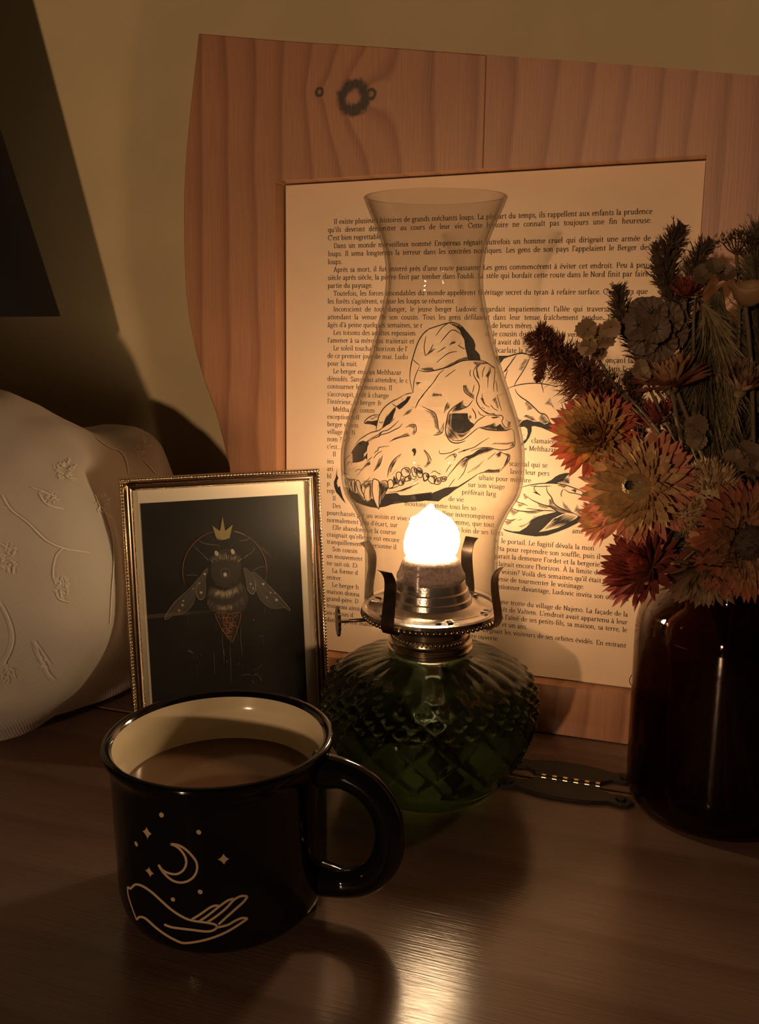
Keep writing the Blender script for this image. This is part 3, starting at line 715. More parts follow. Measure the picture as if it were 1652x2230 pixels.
HT(r3, [(1380, 480), (1445, 420), (1450, 475)], -50, 1.3, 1.1)
LN(r3, [(450, 665), (520, 610), (590, 585), (615, 605), (580, 685)], 1.3); HT(r3, [(500, 640), (590, 585), (610, 620), (580, 650), (570, 610)], -55, 1.2, .9)
LN(r3, [(545, 735), (505, 780), (465, 855)], 1.2); LN(r3, [(785, 685), (750, 780), (720, 860), (640, 960)], 1.3)
HT(r3, [(670, 760), (780, 680), (760, 740), (700, 800)], -42, 1.4, .9)
HT(r3, [(760, 870), (850, 800), (980, 700), (1040, 650), (960, 760), (860, 840)], -42, 1.7, .9)
LN(r3, [(1190, 560), (1120, 620), (1060, 670)], 1.1); HT(r3, [(1180, 600), (1240, 545), (1280, 540), (1250, 620), (1200, 650)], -50, 1.4, 1.1)
LN(r3, [(1230, 545), (1300, 580), (1380, 600), (1370, 690), (1290, 780), (1230, 850)], 1.5)
HT(r3, [(1310, 590), (1380, 600), (1370, 690), (1290, 770), (1320, 690), (1350, 630)], -50, 1.3, 1.2)
HT(r3, [(1010, 840), (1090, 800), (1180, 810), (1260, 790), (1230, 850), (1100, 850)], -35, 1.2, 1.2); LN(r3, [(1230, 850), (1100, 850), (1000, 850), (920, 880)], 1.4)
FL(r3, [(930, 860), (880, 900), (800, 950), (720, 1000), (640, 1050), (560, 1060), (460, 1070), (360, 1110), (260, 1150), (0, 1175), (0, 1245), (150, 1255), (360, 1270), (420, 1220), (500, 1180), (600, 1100), (700, 1040), (800, 970), (900, 900)])
LN(r3, [(595, 940), (550, 1000), (500, 1070)], 1.1)
LN(r3, [(0, 1050), (80, 1000)], 1.0); LN(r3, [(0, 985), (80, 935)], 1.1)
# eye socket and brow (r3 / r2)
FL(r3, [(560, 0), (780, 0), (785, 70), (820, 125), (870, 150), (860, 190), (800, 250), (720, 290), (640, 290), (570, 250), (540, 180), (545, 80)])
HT(r3, [(500, 0), (560, 0), (540, 180), (600, 270), (700, 300), (830, 240), (720, 350), (640, 385), (540, 385), (480, 330), (465, 220), (485, 90)], 48, 1.5, 1.0)
LN(r3, [(500, 0), (475, 110), (460, 250), (490, 350), (540, 410), (620, 430), (700, 415), (745, 395)], 2.0)
LN(r3, [(540, 385), (640, 395), (720, 375), (830, 290), (890, 240), (940, 205)], 1.5); LN(r3, [(850, 205), (900, 130), (950, 85), (1050, 30)], 1.5)
LN(r3, [(890, 0), (890, 85)], 1.4); HT(r3, [(785, 60), (835, 10), (840, 60), (800, 90)], -50, 1.4, .9)
FL(r3, [(940, 205), (1000, 185), (1100, 140), (1200, 190), (1280, 130), (1300, 170), (1340, 210), (1400, 225), (1330, 245), (1200, 245), (1080, 240), (990, 220)]) if False else None
HT(r3, [(945, 205), (1040, 180), (1180, 125), (1190, 190), (1260, 150), (1330, 230), (1200, 245), (1060, 235)], -38, 1.5, 1.3)
LN(r3, [(940, 205), (1060, 235), (1200, 248), (1330, 245), (1410, 220)], 2.4); FL(r3, [(1200, 245), (1190, 190), (1250, 150), (1270, 190), (1300, 240)])
LN(r3, [(1050, 30), (1160, 35), (1260, 30), (1290, 70), (1270, 120), (1310, 190), (1360, 215), (1400, 180)], 1.5); FL(r3, [(1115, 60), (1200, 45), (1250, 48), (1190, 70), (1140, 75)])
LN(r3, [(1330, 90), (1390, 150)], 1.2); HT(r3, [(1350, 110), (1400, 120), (1400, 190), (1350, 210)], 55, 1.5, .9)
LN(r2, [(560, 1652), (590, 1440), (605, 1340), (660, 1270), (740, 1210), (820, 1155)], 1.7)
HT(r2, [(640, 1320), (700, 1240), (810, 1160), (830, 1220), (880, 1250), (760, 1300), (650, 1330)], -30, 1.4, 1.2); LN(r2, [(790, 1220), (870, 1245), (950, 1150)], 1.5)
LN(r2, [(815, 945), (830, 1030), (880, 1080), (970, 1140)], 1.5); HT(r2, [(815, 950), (860, 930), (900, 1020), (970, 1080), (960, 1140), (880, 1080), (830, 1030)], -60, 1.6, 1)
LN(r2, [(968, 940), (955, 1000), (940, 1050)], 1.2)
HT(r2, [(545, 1340), (560, 1250), (600, 1185), (640, 1200), (620, 1260)], -60, 1.6, 1.1); LN(r2, [(550, 1330), (570, 1240), (605, 1180)], 1.2)
LN(r2, [(250, 1240), (330, 1280), (420, 1330), (455, 1420), (470, 1530), (500, 1600)], 1.6)
HT(r2, [(270, 1290), (400, 1310), (450, 1380), (470, 1500), (480, 1580), (420, 1530), (400, 1420), (350, 1340)], -20, 1.8, 1.0)
HT(r2, [(490, 1570), (545, 1460), (530, 1600), (440, 1640), (400, 1640)], -40, 1.6, 1); LN(r2, [(545, 1465), (530, 1590), (470, 1630), (400, 1637)], 1.5)
HT(r2, [(370, 1110), (400, 1050), (520, 1060), (520, 1100), (460, 1100)], -50, 1.7, 1.0)
HT(r2, [(150, 900), (240, 905), (180, 950)], 40, 1.5, 1); 
# crown of the head and ears (r2)
LN(r2, [(120, 1055), (80, 880), (85, 720), (120, 560), (200, 330), (310, 190), (450, 130), (610, 85), (680, 80), (780, 120), (850, 190)], 1.8)
FL(r2, [(750, 150), (800, 130), (880, 220), (960, 320), (985, 390), (975, 450), (1040, 520), (1055, 600), (950, 605), (880, 590), (860, 500), (840, 420), (830, 320), (790, 250)])
HT(r2, [(610, 85), (700, 95), (780, 120), (760, 200), (720, 150)], 60, 1.4, 1.0)
gry.hatch(r2([(790, 200), (870, 300), (920, 420), (940, 600), (890, 580), (850, 420), (830, 310)]), -60, 3.2, .8, rg)
LN(r2, [(495, 365), (560, 280), (670, 180), (800, 255)], 1.5); LN(r2, [(610, 85), (520, 150), (430, 270)], 1.3); LN(r2, [(300, 260), (275, 420), (290, 540)], 1.4); LN(r2, [(400, 375), (360, 460), (310, 530)], 1.4)
HT(r2, [(280, 540), (400, 430), (435, 440), (370, 500), (300, 545)], -50, 1.6, 1.1); HT(r2, [(450, 495), (560, 405), (580, 420), (500, 480)], -45, 1.5, 1); HT(r2, [(610, 400), (690, 320), (720, 350), (670, 385)], -48, 1.5, 1)
LN(r2, [(740, 390), (800, 430), (840, 445)], 1.4); LN(r2, [(755, 395), (790, 350)], 1.1)
LN(r2, [(730, 480), (620, 500), (520, 570), (440, 640)], 1.4)
LN(r2, [(120, 590), (160, 630), (215, 670)], 1.3); LN(r2, [(200, 740), (290, 760), (400, 745), (510, 720), (640, 680), (780, 615), (900, 600), (1080, 605)], 2.0)
HT(r2, [(520, 720), (640, 640), (760, 580), (880, 540), (880, 590), (760, 620), (620, 690)], -48, 1.6, 1.1); HT(r2, [(220, 720), (340, 690), (400, 700), (420, 740), (290, 760)], -50, 1.6, 1.1)
LN(r2, [(550, 735), (480, 790), (400, 910), (300, 1030), (215, 1140), (150, 1270)], 1.6); LN(r2, [(215, 680), (160, 800), (130, 920), (125, 1050)], 1.3)
LN(r2, [(715, 725), (640, 780), (560, 840)], 1.2); LN(r2, [(0, 1080), (60, 1060), (115, 1055)], 1.5)
FL(r2, [(0, 1180), (40, 1110), (85, 1110), (50, 1180), (0, 1230)])
LN(r2, [(1080, 605), (1150, 640), (1220, 690), (1250, 720)], 1.6); HT(r2, [(950, 625), (1080, 605), (1160, 650), (1050, 670), (970, 740), (980, 680)], -55, 1.7, 1.1)
LN(r2, [(1000, 680), (960, 740), (970, 830), (1030, 930), (1030, 1020), (1000, 1120), (1010, 1200), (1080, 1290), (1180, 1340), (1290, 1360)], 1.6)
LN(r2, [(920, 730), (905, 780), (920, 830)], 1.2); HT(r2, [(985, 720), (1040, 650), (1010, 720), (1045, 870), (1000, 830)], -15, 1.5, 1.1)
LN(r2, [(1120, 680), (1085, 760), (1080, 840)], 1.3); LN(r2, [(1180, 690), (1190, 760), (1160, 830), (1155, 980)], 1.4); HT(r2, [(1110, 830), (1180, 720), (1190, 800), (1150, 840)], -20, 1.5, 1.1)
LN(r2, [(1195, 700), (1250, 700), (1245, 860), (1235, 960), (1240, 1040)], 1.3); LN(r2, [(1260, 880), (1280, 960), (1285, 1040)], 1.2)
LN(r2, [(1270, 1090), (1380, 1065)], 1.2); LN(r2, [(1285, 1090), (1310, 1180), (1350, 1310)], 1.2); HT(r2, [(1210, 1160), (1270, 1090), (1310, 1240), (1290, 1280), (1250, 1200)], -55, 1.6, .9)
LN(r2, [(1075, 1060), (1080, 1150), (1110, 1210), (1180, 1250)], 1.3); HT(r2, [(1050, 1130), (1090, 1110), (1120, 1200), (1090, 1200)], -50, 1.5, 1.1); LN(r2, [(1190, 1210), (1240, 1270), (1300, 1305)], 1.2); HT(r2, [(1060, 1240), (1140, 1280), (1090, 1270)], 20, 1.3, 1.1)
LN(r2, [(935, 1265), (980, 1340), (990, 1410)], 1.7); LN(r2, [(1020, 1300), (1050, 1350), (1110, 1375)], 1.2); HT(r2, [(1080, 1300), (1180, 1340), (1250, 1330), (1260, 1360), (1140, 1350)], -40, 1.5, 1.2)
# dark wing-like form on the right (r4)
LN(r4, [(60, 215), (180, 215), (300, 215), (420, 180), (540, 160), (640, 180), (700, 210)], 2.2); FL(r4, [(60, 205), (240, 220), (330, 215), (220, 260), (130, 380), (100, 300)])
LN(r4, [(445, 195), (380, 280), (320, 370), (190, 530)], 1.8); HT(r4, [(200, 520), (290, 385), (310, 390), (280, 460)], -38, 1.4, 1.1); LN(r4, [(290, 460), (250, 580), (240, 680)], 1.3)
LN(r4, [(700, 215), (660, 300), (600, 420), (520, 550), (430, 690), (410, 760)], 1.6); HT(r4, [(465, 455), (520, 350), (590, 270), (680, 240), (600, 400), (540, 480)], -32, 2.6, 1.2)
LN(r4, [(270, 800), (420, 745), (600, 710), (780, 700), (920, 710), (1060, 735), (1190, 770)], 1.6); LN(r4, [(970, 580), (910, 680), (900, 720), (935, 870)], 1.4)
LN(r4, [(425, 800), (450, 870), (530, 950), (650, 1030), (760, 1130), (860, 1230), (960, 1260), (1020, 1330), (1050, 1400)], 1.8)
HT(r4, [(580, 1060), (650, 1020), (770, 1140), (640, 1195), (620, 1120)], -22, 2.2, 1.1); HT(r4, [(930, 1080), (1060, 950), (1090, 1040), (1140, 1180), (1060, 1100)], -22, 2.4, 1.1)
HT(r4, [(560, 1300), (640, 1260), (760, 1300), (820, 1380), (700, 1370)], -24, 2.0, 1.2); HT(r4, [(840, 1320), (900, 1250), (970, 1270), (1050, 1400), (930, 1440), (850, 1390)], -22, 2.0, 1.2); HT(r4, [(430, 1300), (560, 1360), (480, 1440), (440, 1400)], -28, 2.0, 1.2)
HT(r4, [(1110, 1340), (1280, 1180), (1340, 1260), (1340, 1500), (1190, 1560), (1160, 1420)], -14, 2.6, 1.3); LN(r4, [(1260, 1050), (1285, 1150), (1345, 1250), (1340, 1510)], 1.5)
LN(r4, [(1460, 990), (1450, 1100), (1445, 1250), (1500, 1380)], 1.5)
FL(r4, [(460, 1470), (560, 1370), (640, 1350), (760, 1390), (860, 1390), (950, 1440), (1060, 1400), (1130, 1480), (1200, 1590), (1190, 1630), (1060, 1570), (900, 1500), (780, 1470), (720, 1475), (720, 1560), (680, 1670), (620, 1760), (550, 1820), (530, 1820), (530, 1770), (620, 1700), (650, 1600), (640, 1520), (590, 1480), (500, 1490)])
LN(r4, [(530, 1700), (590, 1610)], 1.3); LN(r4, [(520, 1750), (600, 1700)], 1.1)
# leaf-like form below (r5)
LN(r5, [(370, 225), (500, 185), (640, 160), (760, 150), (900, 150), (1050, 170), (1180, 215), (1300, 260), (1390, 310)], 1.7)
LN(r5, [(560, 185), (700, 195), (860, 185)], 1.3); LN(r5, [(640, 175), (610, 220), (640, 270), (700, 325)], 1.3); FL(r5, [(585, 265), (650, 275), (715, 325), (640, 300)])
LN(r5, [(790, 190), (800, 270), (860, 350), (900, 440), (1000, 510), (1180, 580), (1320, 650)], 1.7)
LN(r5, [(520, 350), (600, 400), (720, 450), (850, 490), (960, 560), (1060, 590)], 1.6); HT(r5, [(450, 300), (480, 290), (540, 350), (470, 390)], -60, 1.8, .9)
LN(r5, [(330, 380), (380, 420), (450, 440), (520, 475)], 1.3); HT(r5, [(370, 430), (480, 450), (390, 500)], -55, 1.6, .9)
LN(r5, [(280, 500), (380, 540), (520, 555), (700, 540), (880, 545), (980, 570)], 1.6); HT(r5, [(255, 560), (290, 500), (400, 545), (310, 630)], -60, 1.7, 1); HT(r5, [(450, 555), (640, 550), (760, 545), (620, 590), (520, 590)], -60, 1.7, 1); LN(r5, [(495, 510), (600, 520), (760, 540)], 1.2)
HT(r5, [(820, 400), (860, 345), (900, 440), (820, 480)], -62, 1.7, 1); HT(r5, [(650, 430), (850, 480), (780, 520), (690, 500)], -58, 1.9, 1); HT(r5, [(800, 470), (880, 445), (1060, 520), (1180, 590), (980, 570), (880, 540)], -60, 1.9, 1.1)
HT(r5, [(1020, 490), (1020, 400), (1100, 480), (1180, 585), (1100, 560)], -55, 2.0, 1); HT(r5, [(1180, 560), (1230, 450), (1280, 520), (1310, 640)], -50, 2.1, 1); HT(r5, [(1310, 640), (1370, 610), (1420, 650), (1380, 690)], 30, 1.9, .9)
LN(r5, [(195, 665), (280, 680), (360, 660)], 1.3); HT(r5, [(180, 690), (340, 665), (220, 770)], -48, 1.7, .9); HT(r5, [(350, 680), (470, 640), (400, 690)], -40, 1.7, .8)
HT(r5, [(380, 770), (520, 720), (620, 620), (780, 590), (560, 720), (420, 790)], -42, 1.6, 1)
FL(r5, [(145, 790), (200, 815), (300, 840), (400, 840), (500, 780), (580, 690), (660, 630), (800, 590), (920, 560), (1060, 575), (980, 610), (880, 660), (800, 740), (740, 800), (680, 850), (800, 830), (950, 790), (1100, 720), (1220, 650), (1250, 610), (1330, 655), (1240, 720), (1100, 790), (950, 850), (800, 900), (640, 915), (480, 895), (320, 865), (200, 835)])
HT(r5, [(740, 820), (880, 670), (1060, 590), (1240, 620), (1120, 720), (920, 790)], -28, 1.6, 1.3)
LN(r5, [(1330, 655), (1420, 730), (1500, 820), (1530, 880)], 1.8)
LN(r5, [(1040, 230), (1120, 280), (1230, 300), (1330, 340), (1390, 375)], 1.5); LN(r5, [(1030, 230), (1000, 290), (1005, 345)], 1.4); HT(r5, [(940, 180), (1000, 160), (1100, 180), (1040, 220)], -55, 1.7, 1.1); HT(r5, [(1140, 250), (1200, 225), (1230, 240), (1200, 290)], -50, 1.5, 1.2); HT(r5, [(1290, 260), (1390, 320), (1390, 370), (1320, 340)], -45, 1.5, 1.2)
FL(r5, [(750, 150), (860, 100), (920, 50), (980, 20), (1060, 0), (1130, 0), (1060, 70), (1000, 120), (930, 150), (830, 152)])
HT(r5, [(900, 140), (1050, 60), (1130, 60), (1120, 150), (1000, 160)], -40, 1.7, 1.2); HT(r5, [(1370, 480), (1420, 470), (1420, 620), (1390, 560)], 75, 1.8, 1.0)
# little sprig in the bottom corner
ink.line([(1385, 1462), (1375, 1470), (1370, 1483), (1376, 1494), (1388, 1497)], 1.8); ink.line([(1390, 1478), (1384, 1484), (1389, 1490)], 1.6)
ink.build('skull_drawing', M['ink'], page, kind='stuff', label='black ink drawing of a fanged animal skull')
gry.build('skull_shading', M['hair'], page, kind='stuff')
# ------------------------------------------------------------------ oil lamp
LX, LY = .0300, .530
def lz(y): return .28 - LY * math.tan(PITCH + math.atan((y - CY) / FPX))
def lr(y, hw): z = lz(y); return hw * (LY * CP + (.28 - z) * SP) / FPX
lamp = thing('oil_lamp', 'lit oil lamp with a clear glass chimney and a green pressed-glass font', 'oil lamp', (LX, LY, 0))
# font: pressed glass with a big lattice below, small diamonds at the waist and flutes on the shoulder
prof = [(0.0001, .0012), (.036, .0012), (.0385, 0), (.041, .0004), (.0430, .003), (.0455, .009), (.0530, .021), (.0590, .034), (.0622, .0475), (.0618, .058), (.0588, .0665), (.0530, .0735), (.0440, .0785), (.0340, .0813), (.0262, .0830), (.0236, .0855), (.0230, .0900)]
pp = smooth_line(prof, 9); NS = 224
vs = []; fs = []
for i, q in enumerate(pp):
    r, z = max(q.x, .0001), q.y
    for k in range(NS):
        t = 2 * PI * k / NS + .17; d = 0
        if .0115 < z < .0522 and r > .04:
            u = 16 * t / (2 * PI); v = (z - .0045) / .0245
            a = abs(((u + v) % 1) - .5) * 2; b = abs(((u - v) % 1) - .5) * 2
            rid = max(max(0, (a - .76) / .24), max(0, (b - .76) / .24)); rid = min(1, rid * 1.15)
            fade = min(1, (z - .0115) / .004, (.0522 - z) / .002); d = .0031 * rid * fade
        elif .0522 <= z < .0715 and r > .04:
            u = 30 * t / (2 * PI); v = (z - .0522) / .0104
            a = abs(((u + v) % 1) - .5) * 2; b = abs(((u - v) % 1) - .5) * 2
            d = .0042 * (1 - max(a, b)) * min(1, (.0715 - z) / .002) + .0002
        elif z >= .0715 and r > .027:
            fl_ = abs(math.sin(13 * t)); d = -.0010 * (1 - fl_) * min(1, (r - .027) / .012) * min(1, (z - .0715) / .002)
        vs.append(((r + d) * math.cos(t), (r + d) * math.sin(t), z + (d * .6 if z >= .0715 else 0)))
for i in range(len(pp) - 1):
    for k in range(NS):
        k2 = (k + 1) % NS; fs.append((i * NS + k, i * NS + k2, (i + 1) * NS + k2, (i + 1) * NS + k))
font = obj('glass_font', mesh('glass_font', vs, fs, M['green'], True), lamp, label='green pressed-glass oil font with diamond lattice')
inner = [(max(r - .0042, .0001), z + (.0034 if z < .04 else 0)) for r, z in prof[4:]]
mb = MB(); mb.lathe([(0.0001, inner[0][1] + .001)] + [tuple(q) for q in smooth_line(inner, 4)], 72); mb.build('inner_wall', M['green'], font, True)
oilp = [(r - .0006, z + .0006) for r, z in inner if z < .048]
mb = MB(); mb.lathe([(0.0001, oilp[0][1])] + oilp + [(oilp[-1][0] + .0012, .049), (.0001, .049)], 64); mb.build('lamp_oil', M['oil'], font, True)
mb = MB(); mb.tube([(0, 0, .108), (.0004, .0006, .09), (-.0008, 0, .07), (.002, -.001, .05), (.010, -.002, .016)], .0048, 8, flat=.28, upv=(0, 1, 0)); mb.build('wick', M['wick'], lamp, True)
# collar and burner
mb = MB(); mb.lathe([(.0222, .0850), (.0242, .0850), (.0252, .0858), (.0252, .0872), (.0240, .0880), (.0240, .0888), (.0249, .0896), (.0249, .0908), (.0236, .0916), (.0231, .0925), (.0231, .0955), (.0226, .0962), (.0226, .0990), (.0205, .1000), (.0205, .1040)], 64)
col = mb.build('collar', M['brass'], lamp, True, label='brass screw collar'); autosmooth(col, 30)
mb = MB()
for k in range(58):
    t = 2 * PI * k / 58; c, s = math.cos(t), math.sin(t); c2, s2 = math.cos(t + .05), math.sin(t + .05)
    mb.tube([(.0229 * c, .0229 * s, .0928), (.0229 * c2, .0229 * s2, .0953)], .0006, 5)
mb.build('knurling', M['brass'], col, True, kind='stuff')
ZD = lz(1319)                                                  # gallery plate
mb = MB(); mb.lathe([(.0200, ZD - .008), (.0225, ZD - .006), (.0300, ZD - .0045), (.0385, ZD - .0035), (.0402, ZD - .002), (.0402, ZD), (.0385, ZD + .0006), (.0372, ZD - .0004), (.0330, ZD + .0002), (.0285, ZD + .0012), (.0262, ZD + .0030), (.0245, ZD + .0034), (.0238, ZD + .0062), (.0228, ZD + .0068), (.0219, ZD + .0110), (.0208, ZD + .0116), (.0200, ZD + .0165), (.0192, ZD + .0170)], 72)
plate = mb.build('gallery_plate', M['silver'], lamp, True, label='tinned burner gallery'); autosmooth(plate, 35)
mb = MB(); mb.lathe([(.0196, ZD + .0165), (.0202, ZD + .0180), (.0200, ZD + .0195), (.0190, ZD + .0210), (.0172, ZD + .0262), (.0160, ZD + .0285), (.0135, ZD + .0300), (.0090, ZD + .0308), (.0001, ZD + .0312)], 56)
cone = mb.build('burner_cone', M['soot'], plate, True, label='sooty domed burner cap')
mb = MB()
for k in range(76):
    t = 2 * PI * k / 76; mb.ball((.0398 * math.cos(t), .0398 * math.sin(t), ZD - .0035), .0016, 6, 4)
mb.build('toothed_rim', M['brass'], plate, True, kind='stuff')
mb = MB()
for k in range(12):                                            # pairs of pressed slots around the plate
    t = 2 * PI * (k // 2) / 6 + (.10 if k % 2 else -.10) - .35; x, y = .0335 * math.cos(t), .0335 * math.sin(t); c, s = math.cos(t), math.sin(t)
    q = [(-.0022, -.0015), (.0022, -.0015), (.0022, .0015), (-.0022, .0015)]
    mb.add([(x + a * c - b * s, y + a * s + b * c, ZD + .0003) for a, b in q] + [(x + .8 * a * c - .8 * b * s, y + .8 * a * s + .8 * b * c, ZD + .0012) for a, b in q], [(4, 5, 6, 7), (0, 1, 5, 4), (1, 2, 6, 5), (2, 3, 7, 6), (3, 0, 4, 7)])
mb.build('pressed_slots', M['silver'], plate, kind='stuff')
for deg in (-35, 55, 145, -125):                               # four springy prongs that grip the chimney
    t = R(deg) - PI / 2; c, s = math.cos(t), math.sin(t)
    pr = [(.0380, -.0055), (.0415, -.0055), (.0440, -.002), (.0440, .004), (.0425, .012), (.0415, .020), (.0420, .0255), (.0450, .0300), (.0478, .0320)]
    pl = smooth_line(pr, 4); wv_ = []; ff = []
    for i, q in enumerate(pl):
        f = i / (len(pl) - 1); hw = .0046 - .0012 * f if f < .85 else .0036 + .0010 * (f - .85) / .15
        for sg in (-1, 1):
            for dr in (0, .0007):
                rr_ = q.x + dr; wv_.append((rr_ * c - sg * hw * s, rr_ * s + sg * hw * c, ZD + q.y))
    for i in range(len(pl) - 1):
        b = 4 * i
        for a1, a2 in ((0, 1), (1, 3), (3, 2), (2, 0)): ff.append((b + a1, b + a2, b + 4 + a2, b + 4 + a1))
    ff += [(0, 2, 3, 1), (len(wv_) - 4, len(wv_) - 3, len(wv_) - 1, len(wv_) - 2)]
    mb = MB(); mb.add(wv_, ff); autosmooth(mb.build('prong', M['prong'], lamp), 50)
# wick wheel on its spindle, pointing left
kd = Vector((-.985, -.17, 0)).normalized(); kn = Vector((-kd.y, kd.x, 0)); kz = ZD - .0065
mb = MB(); mb.tube([kd * .019 + Vector((0, 0, kz)), kd * .0555 + Vector((0, 0, kz))], .0011, 8); knob = mb.build('wick_spindle', M['prong'], lamp, True)
mb = MB(); nn = 26; vs = []; fs = []
for sd in (-.0008, .0008):
    for k in range(nn):
        a = 2 * PI * k / nn; rr_ = .0087 * (1 if k % 2 else .88)
        vs.append(kd * (.0548 + sd) + kn * rr_ * math.cos(a) + Vector((0, 0, kz + rr_ * math.sin(a))))
fs = [tuple(range(nn)), tuple(reversed(range(nn, 2 * nn)))] + [(k, nn + k, nn + (k + 1) % nn, (k + 1) % nn) for k in range(nn)]
mb.add(vs, fs); mb.build('wick_wheel', M['brass'], knob, label='thin toothed brass wheel')
# chimney
cw = [(1308, 144.5), (1300, 144.5), (1228, 143.5), (1177, 145.5), (1163, 147), (1140, 153), (1100, 173), (1072, 190), (1040, 197), (1000, 199.5), (964, 197), (907, 184), (822, 155), (774, 140), (719, 125.6), (671, 114), (631, 107), (592, 106), (550, 111), (513, 122), (471, 140), (445, 151), (434, 155)]
cp_ = [(lr(y, h), lz(y)) for y, h in cw]; cp_ = [(q.x, q.y) for q in smooth_line(cp_, 3)]
TG = .0016; rt, zt = cp_[-1]
rimb = [(rt + .0006 * math.sin(a) - .0008 * (1 - math.cos(a)), zt + .0012 * math.sin(a / 2)) for a in [PI * k / 6 for k in range(1, 6)]]
inn = [(r - TG, z) for r, z in reversed(cp_)]
mb = MB(); mb.lathe(cp_ + [(rt + .0004, zt + .0006), (rt - .0002, zt + .0013), (rt - .0010, zt + .0014), (rt - .0016, zt + .0007)] + inn + [cp_[0]], 112)
mb.build('glass_chimney', M['clear'], lamp, True, label='clear hourglass chimney with flared rim')
# flame: broad flat wick flame
mb = MB(); vs = []; fs = []; nr, nc = 15, 28; zb = ZD + .0285
for i in range(nr + 1):
    f = i / nr
    for k in range(nc):
        a = 2 * PI * k / nc
        prof_ = float(np.interp(f, [0, .12, .3, .5, .68, .82, .92, 1], [.78, .94, 1, .95, .80, .58, .36, .08]))
        tip = 1 + .10 * math.sin(3 * a + 1.2) * f
        x = .0163 * prof_ * math.cos(a) * tip; y = .0060 * prof_ * math.sin(a)
        z = zb + .0318 * f * (1 - .10 * (math.cos(a) > .3) * f) + .0010 * math.sin(2 * a) * f
        vs.append((x - .0006 + .0012 * f, y, z))
for i in range(nr):
    for k in range(nc):
        k2 = (k + 1) % nc; fs.append((i * nc + k, i * nc + k2, (i + 1) * nc + k2, (i + 1) * nc + k))
fs += [tuple(range(nc - 1, -1, -1)), tuple(nr * nc + k for k in range(nc))]
obj('flame', mesh('flame', vs, fs, M['flame'], True), lamp, label='white-hot yellow flame')

# ------------------------------------------------------------------ mug
MX, MY, MR_, MH = -.0752, .4105, .0497, .0863
mug = thing('mug', 'black glazed mug of brown drink with a drawn hand and moon', 'mug', (MX, MY, 0))
outp = [(.0001, .0012), (.036, .0012), (.0370, 0), (.0395, .0004), (.0440, .0024), (.0475, .0070), (.0492, .0130), (MR_, .022), (.0500, .050), (.0502, .072), (.0508, .0778), (.0524, .0808)]
rim_ = [(.0536, .0832), (.0537, .0850), (.0529, .0862), (.0514, .0864), (.0500, .0856), (.0489, .0840)]
inp = [(.0474, .0800), (.0462, .0740), (.0458, .050), (.0452, .020), (.0420, .0085), (.034, .0055), (.0001, .005)]
mb = MB(); o1 = [tuple(q) for q in smooth_line(outp + rim_, 3)]; mb.lathe(o1, 96)
body = mb.build('body', M['mug'], mug, True, label='black glossy glaze')
mugv = [Vector(v) + Vector((MX, MY, 0)) for v in mb.v]; mugf = list(mb.f)
mb = MB(); mb.lathe([rim_[-1]] + [tuple(q) for q in smooth_line(inp, 3)], 96); mb.build('lining', M['cream'], mug, True, label='cream glazed inside')
mb = MB(); mb.lathe([(.0001, .0618), (.044, .0618), (.04565, .06195), (.0462, .0626)], 72); mb.build('drink', M['tea'], mug, True, label='brown drink')
hd = Vector((math.cos(R(-13)), math.sin(R(-13)), 0))
hp = [(.0465, .0735), (.0535, .0735), (.0620, .0725), (.0725, .0670), (.0800, .0560), (.0822, .0430), (.0790, .0300), (.0710, .0210), (.0610, .0175), (.0535, .0178), (.0465, .0185)]
hq = smooth_line(hp, 5)
rad = [.0072 + .0022 * max(0, 1 - i / 9) + .0020 * max(0, 1 - (len(hq) - 1 - i) / 9) for i in range(len(hq))]
mb = MB(); mb.tube([hd * q.x + Vector((0, 0, q.y)) for q in hq], rad, 18, flat=.88, upv=(-hd.y, hd.x, 0)); mb.build('handle', M['mug'], mug, True)
bvh_mug = BVHTree.FromPolygons(mugv, mugf)
def mugmap(u, v):
    d = ray(u, v).normalized(); h, n, i, t = bvh_mug.ray_cast(CAM, d)
    if h is None: h = CAM + d * .4; n = -d
    rad_ = Vector((h.x - MX, h.y - MY, 0)).normalized()
    return h + rad_ * .00018 - Vector((MX, MY, 0))
dk = Ink(mugmap); c4 = crop(250, 1740, 1652 / 330)
for c in [((510, 172), 26, 28), ((915, 360), 27, 26), ((236, 488), 18, 28), ((930, 1010), 27, 25), ((635, 1093), 24, 23)]:
    (x, y), a, b = c; dk.fill(c4([(x + a * math.cos(t) + (6 * math.sin(t) if a < 20 else 0), y + b * math.sin(t) + (4 * math.cos(t))) for t in [2 * PI * k / 14 for k in range(14)]]))
def star(pts):
    q = []
    for i in range(4):
        a, b = Vector(pts[i]), Vector(pts[(i + 1) % 4]); ctr = sum((Vector(p) for p in pts), Vector((0, 0))) / 4
        for k in range(6):
            t = k / 6; m_ = (a + b) / 2 * .55 + ctr * .45; q.append((1 - t) ** 2 * a + 2 * t * (1 - t) * m_ + t * t * b)
    dk.fill(c4([(p.x, p.y) for p in q]))
star([(348, 303), (405, 380), (360, 435), (304, 348)]); star([(374, 738), (428, 815), (390, 850), (332, 772)]); star([(1183, 594), (1248, 650), (1190, 714), (1120, 658)])
DW = 5.0
def DL(p, w=DW, **k): dk.line(c4(p), w, taper=0, **k)
DL([(608, 488), (690, 500), (770, 545), (845, 620), (890, 690), (895, 770), (860, 845), (790, 895), (710, 908), (630, 885), (560, 830), (510, 770), (478, 715)], sub=5)
DL([(608, 488), (680, 520), (740, 580), (775, 650), (775, 720), (740, 780), (680, 815), (610, 812), (550, 790), (510, 760), (478, 715)], sub=5)
